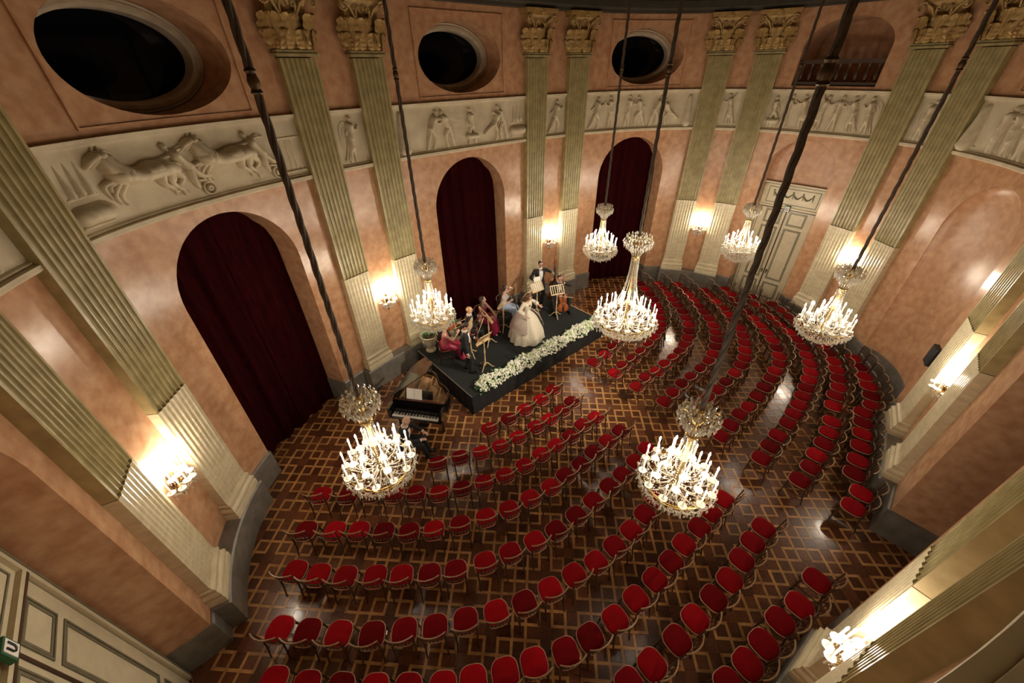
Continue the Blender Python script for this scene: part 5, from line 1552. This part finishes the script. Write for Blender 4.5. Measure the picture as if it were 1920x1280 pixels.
# 2 blond man with violin
f = V((.75, -.45, 0)).normalized(); sx, sy = -1.42, 4.42
seat_at(sx, sy, f, 'chair under the blond violinist in a dark suit')
p2, J = human('seated blond man in dark tailcoat holding a violin upright', (sx, sy, SZ), f, (0, -.04, .57), (0, .03, 1.07), (0, .06, 1.235), ((.10, .33, .86), (-.12, .34, .92)), ((.6, -.5, -.4), (-.6, -.3, -.6)), SITF, KP_, look=(-.2, 1, .0), hair='cropped', haircol=M_HAIRY, curl=(1.0, 1.0))
Fm = frame_of(p2)
fiddle('violin', 'orange-brown violin upright on the lap of the blond man', 'violin', Fm @ axes((-.02, .36, .60), (-.25, .12, 1), (.3, 1, .1)), 1.0)
bow('violin bow rising from the hand of the blond man', Fm @ V((.10, .38, .86)), Fm @ V((-.42, .52, 1.30)))
# 3 woman in pink
M_PINKG = mat('rose_pink_satin', (0.42, 0.035, 0.085), 0.45, var=0.25, scale=14); M_PINKB = mat('rose_bodice_lace', (0.45, 0.10, 0.12), 0.6, var=0.4, scale=40)
f = V((.82, -.35, 0)).normalized(); sx, sy = -2.44, 4.20
seat_at(sx, sy, f, 'chair under the woman in the rose pink gown')
p3, J = human('seated woman in rose pink gown playing a violin, half hidden by chandelier', (sx, sy, SZ), f, (0, -.04, .56), (0, .03, 1.02), (-.02, .06, 1.18), ((.16, .36, .98), (-.20, .44, 1.06)), ((.6, -.3, -.7), (-.5, 0, -.8)), SITF, KP_, s=.93, male=False, look=(-.35, 1, -.15), hair='bun', haircol=M_HAIRY, outfit='gown', cloth=(M_PINKB, M_PINKG), curl=(.9, 1.0))
Fm = frame_of(p3)
fiddle('violin', 'violin under the chin of the woman in rose pink', 'violin', Fm @ axes((-.06, .10, 1.06), (-.45, 1, .05), (.3, .1, 1)), 1.0)
bow('violin bow in the right hand of the woman in rose pink', Fm @ V((.17, .36, 1.0)), Fm @ V((-.38, .34, 1.24)))
# 4 flute player
M_BURG = mat('burgundy_satin', (0.25, 0.012, 0.045), 0.4, var=0.25, scale=12); M_BURGB = mat('burgundy_bodice', (0.22, 0.03, 0.05), 0.6, var=0.5, scale=45)
f = V((.35, -.93, 0)).normalized(); sx, sy = -.62, 4.72
seat_at(sx, sy, f, 'chair under the woman in the burgundy gown')
p4, J = human('seated long-haired woman in strapless burgundy gown with flute on her lap', (sx, sy, SZ), f, (0, -.04, .56), (0, .0, 1.04), (.02, .03, 1.205), ((.12, .34, .68), (-.13, .36, .68)), ((.7, -.5, -.2), (-.7, -.5, -.2)), SITF, KP_, s=.95, male=False, look=(-.55, 1, .05), hair='long', outfit='gown', cloth=(M_BURGB, M_BURG), curl=(.9, .9))
Fm = frame_of(p4)
fl = thing('flute', 'silver flute across the lap of the woman in burgundy', 'flute', Fm @ V((.05, .44, .70)), p4.rotation_euler[2])
mb = MB(); mb.tube([(-.34, -.02, .0), (.33, .02, .02)], .010, 8); mb.build('tube', M_ALU, fl)
mb = MB()
for i in range(9): mb.tube([(-.26 + .05 * i, -.015 + .003 * i, .008), (-.26 + .05 * i, -.015 + .003 * i, .018)], .009, 6)
mb.build('keys', M_ALU, fl)
# 5 clarinet player
M_BLUE = mat('pale_blue_satin', (0.34, 0.42, 0.58), 0.45, var=0.15, scale=9)
f = V((.55, -.85, 0)).normalized(); sx, sy = .36, 4.78
seat_at(sx, sy, f, 'chair under the woman in the pale blue gown')
p5, J = human('seated woman in pale blue gown raising one hand to her face', (sx, sy, SZ), f, (0, -.04, .56), (0, .0, 1.05), (.0, .03, 1.215), ((.12, .26, .84), (-.14, .20, 1.20)), ((.7, -.4, -.4), (-.9, .6, .1)), SITF, KP_, s=.95, male=False, look=(-.8, .7, .05), hair='bun', outfit='gown', cloth=(M_BLUE, M_BLUE), curl=(1.0, .9), palms=((-1, 0, 0), (.5, -.5, 0)))
Fm = frame_of(p5)
cl = thing('clarinet', 'black clarinet held diagonally by the woman in pale blue', 'clarinet'); cl.matrix_world = Fm @ axes((.10, .30, 1.10), (-.12, .28, -.95), (0, 1, .3))
mb = MB(); mb.tube([(0, 0, 0), (0, .08, 0), (0, .52, 0), (0, .6, 0), (0, .66, 0)], [.007, .014, .015, .02, .034], 10); mb.build('tube', M_EBONY, cl)
mb = MB()
for i in range(7): mb.ball((0, .16 + .05 * i, .016), .009, 6, 4)
mb.build('keys', M_ALU, cl)
# 6 double bass player
f = V((-.35, -.94, 0)).normalized()
p6, J = human('standing man with glasses in black tailcoat beside a double bass, holding sheets', (1.98, 4.72, SZ), f, (0, 0, .93), (0, .01, 1.46), (0, .04, 1.63), ((.25, .28, 1.12), (-.42, .20, 1.30)), ((.7, -.5, -.2), (-.8, -.3, -.5)), ((.11, .04, .085), (-.11, .0, .085)), ((0, 1, 0), (0, 1, 0)), s=1.03, look=(.1, 1, -.2), hair='short', curl=(.9, 1.0))
gl = MB()
for q in (-1, 1): gl.tube([(q * .035 + .026 * math.cos(2 * PI * i / 12), .145, 1.648 + .02 * math.sin(2 * PI * i / 12)) for i in range(12)], .003, 5, closed=True)
gl.tube([(-.01, .147, 1.65), (.01, .147, 1.65)], .003, 5); gl.build('glasses', M_BLACKP, p6)
Fm = frame_of(p6)
sh = thing('sheet_music', 'white sheets in the hand of the double bass player', 'sheet music', Fm @ V((.25, .38, 1.12)), p6.rotation_euler[2])
for i in range(2):
    mb = MB(); mb.box((.02 * i, .012 * i, .06 - .02 * i), (.22, .003, .31), Matrix.Rotation(.35, 3, 'X') @ Matrix.Rotation(.15 * i, 3, 'Y')); mb.build('page', M_PAPER, sh, smooth=False)
fiddle('double_bass', 'dark brown double bass leaning beside the man with glasses', 'double bass', Fm @ axes((-.54, .14, .14), (.03, -.03, 1), (.15, 1, 0)), 2.55, thick=.05, pin=.10)
# 7 cellist
f = V((-.42, -.9, 0)).normalized(); sx, sy = 2.30, 4.08
seat_at(sx, sy, f, 'chair under the cellist')
p7, J = human('seated man in black tailcoat with a cello between his knees', (sx, sy, SZ), f, (0, -.06, .57), (0, .0, 1.06), (0, .05, 1.225), ((.22, .42, .80), (-.10, .22, 1.10)), ((.8, -.4, -.2), (-.9, .2, -.4)), ((.26, .40, .085), (-.26, .40, .085)), ((.8, .6, 1), (-.8, .6, 1)), look=(.15, 1, -.35), hair='short', curl=(.9, 1.0), palms=((-1, 0, 0), (.5, -.6, 0)))
Fm = frame_of(p7)
fiddle('cello', 'orange-brown cello between the knees of the seated cellist', 'cello', Fm @ axes((.0, .50, .12), (-.06, -.30, 1), (.1, 1, .3)), 1.95, thick=.05, pin=.12)
bow('cello bow in the right hand of the cellist', Fm @ V((.24, .48, .78)), Fm @ V((-.34, .56, .66)))
# 8 singer
M_GOWN = mat('cream_glitter_brocade', (0.74, 0.69, 0.58), 0.4, var=0.3, scale=60, col2=(0.52, 0.46, 0.36)); M_GDECO = mat('gold_brocade', (0.42, 0.26, 0.08), 0.4, metal=.4, var=.3, scale=40)
f = V((.10, -1, 0)).normalized()
p8, J = human('woman singer in wide cream ball gown with long brown hair, arms open', (.18, 3.47, SZ), f, (0, 0, .92), (0, .02, 1.37), (.0, .07, 1.51), ((.30, .22, 1.02), (-.36, .20, 1.12)), ((.8, -.3, -.5), (-.8, -.3, -.5)), ((.09, .02, .085), (-.09, .02, .085)), ((0, 1, 0), (0, 1, 0)), s=.95, male=False, look=(.15, .75, -.65), hair='veil', haircol=M_HAIRB, outfit='none', curl=(.4, .4), palms=((-.5, 0, 1), (.5, 0, 1)))
b = MB()
for sx in (-1, 1):
    cap(b, (sx * .045, .01, 1.02), (sx * .065, .03, 1.22), .082, .10); cap(b, (sx * .06, .04, 1.24), (sx * .12, .02, 1.33), .07, .03)
    cap(b, J['shR'] if sx > 0 else J['shL'], J['eR'] if sx > 0 else J['eL'], .062, .056); e, w = (J['eR'], J['wR']) if sx > 0 else (J['eL'], J['wL']); cap(b, e, e.lerp(w, .55), .058, .075)
remesh(b, 'bodice', M_GOWN, p8, .010, 2)
b = MB()
for i in range(9):
    b.ball((-.07 + .035 * (i % 5), .125 - .01 * abs(i % 5 - 2), 1.2 + .035 * (i // 5)), (.02, .012, .018), 6, 4)
b.build('gold_trim', M_GDECO, p8)
b = MB(); nn = 96; prof = [(.105, 1.06), (.13, 1.0), (.22, .93), (.33, .80), (.43, .60), (.51, .38), (.57, .18), (.60, .01)]
for j, (r, z) in enumerate(prof):
    for i in range(nn):
        a = 2 * PI * i / nn; t = j / 7
        rr_ = r * (1 + .055 * t * math.sin(a * 12 + .6 * math.sin(a * 3)) + .03 * t * math.sin(a * 5 + 1))
        b.v.append((rr_ * math.cos(a), rr_ * math.sin(a) * .95, z))
for j in range(7):
    for i in range(nn):
        i2 = (i + 1) % nn; b.f.append([j * nn + i, j * nn + i2, (j + 1) * nn + i2, (j + 1) * nn + i]); b.mi.append(0)
b.build('ball_skirt', M_GOWN, p8)
b = MB(); prof = [(.115, 1.055), (.24, .95), (.36, .80), (.46, .60), (.52, .42)]
M_OVER = mat('rose_grey_overskirt', (0.40, 0.33, 0.29), 0.5, var=.2, scale=30)
for a0, a1 in ((PI * 1.62, PI * 2.25), (PI * .72, PI * 1.38)):
    base = len(b.v)
    for j, (r, z) in enumerate(prof):
        for i in range(17):
            a = a0 + (a1 - a0) * i / 16
            b.v.append((r * 1.10 * math.cos(a), r * 1.06 * math.sin(a), z + .02))
    for j in range(4):
        for i in range(16):
            q = base + j * 17 + i; b.f.append([q, q + 1, q + 18, q + 17]); b.mi.append(0)
b.build('overskirt', M_OVER, p8)
# 9 pianist on his bench
f = V((.80, -.60, 0)).normalized(); bx, by = -4.95, 2.25
p9, J = human('bald man in black tailcoat sitting sideways on the piano bench', (bx, by, 0), f, (0, -.03, .58), (0, .05, 1.08), (.0, .12, 1.24), ((.14, .40, .72), (-.12, .42, .74)), ((.7, -.5, -.3), (-.7, -.5, -.3)), ((.10, .48, .085), (-.12, .46, .085)), KP_, look=(-.55, 1, -.35), hair='bald', haircol=mat('grey_hair', (.35, .33, .31), .6), curl=(.5, .5), palms=((-.2, 0, -1), (.2, 0, -1)))
bn = thing('piano_bench', 'black upholstered piano bench under the pianist', 'bench', (bx, by, 0), math.atan2(f[1], f[0]) - PI / 2)
mb = MB(); mb.box((0, 0, .455), (.56, .36, .07)); mb.build('cushion', M_TUX, bn)
mb = MB(); mb.box((0, 0, .40), (.54, .34, .05)); mb.build('bench_frame', M_BLACKL, bn, smooth=False)
for sx in (-1, 1):
    for sy in (-1, 1):
        mb = MB(); mb.tube([(sx * .24, sy * .14, .38), (sx * .245, sy * .145, .0)], [.026, .017], 8); mb.build('leg', M_BLACKL, bn)

# ------------------------------------------------------------------ grand piano
pn = V((.78, .62, 0)).normalized(); pos = V((-4.42, 2.66, 0))
piano = thing('grand_piano', 'black grand piano with raised lid beside the stage', 'piano', pos, math.atan2(pn.y, pn.x) - PI / 2)
# local: y towards the tail, x to the treble side, keys at y < .12
outl = [(-.71, -.05), (.71, -.05), (.72, .55), (.66, .80), (.48, .98), (.30, 1.10), (.20, 1.25), (.10, 1.42), (-.10, 1.54), (-.38, 1.56), (-.60, 1.48), (-.70, 1.30), (-.71, 1.0)]
def solid(mb, O, z0, z1, mi=0):
    n = len(O); b = len(mb.v); mb.v += [(x, y, z0) for x, y in O] + [(x, y, z1) for x, y in O]
    for k in range(n):
        k2 = (k + 1) % n; mb.f.append([b + k, b + k2, b + n + k2, b + n + k]); mb.mi.append(mi)
    mb.f.append([b + k for k in range(n)][::-1]); mb.f.append([b + n + k for k in range(n)]); mb.mi += [mi, mi]
def wall_ring(mb, O, z0, z1, t):
    c = V((0, .6)); n = len(O); I = [(c.x + (x - c.x) * (1 - t), c.y + (y - c.y) * (1 - t)) for x, y in O]; b = len(mb.v)
    for P, z in ((O, z0), (O, z1), (I, z1), (I, z0)): mb.v += [(x, y, z) for x, y in P]
    for r in range(3):
        for k in range(n):
            k2 = (k + 1) % n; mb.f.append([b + r * n + k, b + r * n + k2, b + (r + 1) * n + k2, b + (r + 1) * n + k]); mb.mi.append(0)
mb = MB(); rim = [(-.71, .30)] + [(.71, .30)] + outl[2:]
wall_ring(mb, rim, .66, .98, .05); solid(mb, outl, .60, .68); mb.box((0, .29, .83), (1.40, .03, .30))
for sx in (-1, 1): mb.box((sx * .68, .12, .80), (.07, .36, .28)); 
mb.build('rim', M_BLACKL, piano, smooth=False)
mb = MB(); inn = [(x * .93, .35 + (y - .35) * .95 if y > .3 else .35) for x, y in rim]; solid(mb, inn, .78, .80); mb.build('soundboard', M_SOUND, piano, smooth=False)
mb = MB()
for a, b in (((-.60, .38), (-.52, 1.40)), ((-.2, .38), (-.32, 1.48)), ((.15, .38), (.0, 1.35)), ((.45, .38), (.35, 1.0)), ((.62, .38), (.60, .82))):
    mb.tube([(a[0], a[1], .86), (b[0], b[1], .86)], .022, 6)
mb.tube([(x * .88, .40 + (y - .40) * .92 if y > .4 else .42, .85) for x, y in rim], .02, 6, closed=True)
mb.box((0, .43, .85), (1.26, .12, .03)); mb.build('iron_plate', M_PGOLD, piano)
mb = MB()
for i in range(46):
    x0 = -.6 + 1.2 * i / 45; ln = 1.44 - .68 * (i / 45) ** .8; x1 = x0 * .9 - .03
    mb.tube([(x0, .45, .872), (x1, ln, .872)], .0022, 4)
s_ = mb.build('strings', M_ALU, piano); s_['kind'] = 'stuff'
mb = MB(); mb.box((0, .06, .685), (1.30, .30, .02)); mb.build('key_bed', M_BLACKL, piano, smooth=False)
wk = MB(); wk.box((0, 0, 0), (.0222, .145, .02)); ME['wk'] = wk.mesh('white_key', M_IVORY, False)
bk = MB(); bk.box((0, 0, 0), (.011, .09, .016)); ME['bk'] = bk.mesh('black_key', M_EBONY, False)
for i in range(52):
    link('white_key', ME['wk'], piano, (-.60 + .02353 * i, .01, .712))
    if i < 51 and (i % 7) not in (1, 4): link('black_key', ME['bk'], piano, (-.60 + .02353 * (i + .5), .04, .729))
mb = MB(); mb.box((0, .115, .76), (1.30, .03, .12)); mb.build('fallboard', M_BLACKL, piano, smooth=False)
mb = MB(); mb.box((0, .29, .99), (1.34, .05, .016)); mb.build('nameboard_rail', mat('red_brown_lacquer', (.10, .03, .02), .2, coat=.5), piano, smooth=False)
mb = MB(); mb.box((0, 0, 0), (.74, .02, .24), Matrix.Rotation(-.35, 3, 'X')); mb.v = [(x, y + .40, z + 1.11) for x, y, z in mb.v]; mb.build('music_desk', M_BLACKL, piano, smooth=False)
for x, y in ((-.60, .22), (.60, .22), (-.25, 1.32)):
    mb = MB(); mb.tube([(x, y, .62), (x, y, .50), (x, y, .44), (x, y, .12), (x, y, .09), (x, y, .02)], [.07, .065, .042, .034, .05, .03], 8); mb.ball((x, y, .03), .03, 8, 5); mb.build('leg', M_BLACKL, piano)
mb = MB(); mb.box((0, .35, .34), (.20, .05, .56)); mb.box((0, .33, .06), (.26, .10, .03))
for i in (-1, 0, 1): mb.box((i * .07, .25, .05), (.03, .14, .012))
mb.build('pedal_lyre', M_BLACKL, piano, smooth=False)
# raised lid hinged on the bass side (-x)
ang = math.radians(40)
LidM = Matrix.Translation(V((-.71, 0, .99))) @ Matrix.Rotation(-ang, 4, 'Y') @ Matrix.Translation(V((.71, 0, 0)))
mb = MB(); lid = [(-.71, .62), (.72, .62)] + outl[3:]; solid(mb, lid, 0, .025); mb.v = [tuple(LidM @ V(p)) for p in mb.v]; mb.build('lid', M_BLACKL, piano, smooth=False)
mb = MB(); mb.box((0, .46, .045), (1.43, .32, .022)); mb.box((0, .61, .03), (1.43, .03, .02)); mb.v = [tuple(LidM @ V(p)) for p in mb.v]; mb.build('front_lid', M_BLACKL, piano, smooth=False)
tip = LidM @ V((.55, .72, 0))
mb = MB(); mb.tube([(.66, .62, .97), tuple(tip)], .014, 6); mb.build('lid_prop', M_BLACKL, piano)
for sx, nm in ((-.11, 'left'), (.11, 'right')):
    pass
sh = thing('sheet_music', 'two white score pages on the piano music desk', 'sheet music', pos, piano.rotation_euler[2])
for sx in (-1, 1):
    mb = MB(); mb.box((0, 0, 0), (.205, .004, .29), Matrix.Rotation(-.35, 3, 'X')); mb.v = [(x - .12 + sx * .106, y + .378, z + 1.13) for x, y, z in mb.v]; mb.build('page', M_PAPER, sh, smooth=False)
# the stage spotlight up in the hall that brightens the stage area
sd = bpy.data.lights.new('stage_spotlight', 'SPOT'); sd.energy = 3200; sd.color = (1, .88, .68); sd.spot_size = math.radians(44); sd.spot_blend = .8; sd.shadow_soft_size = .15
so = bpy.data.objects.new('stage_spotlight', sd); COL.objects.link(so)
so.location = (1.5, -5.0, 8.6); so.rotation_euler = (V((-.3, 3.0, .3)) - V(so.location)).to_track_quat('-Z', 'Y').to_euler()
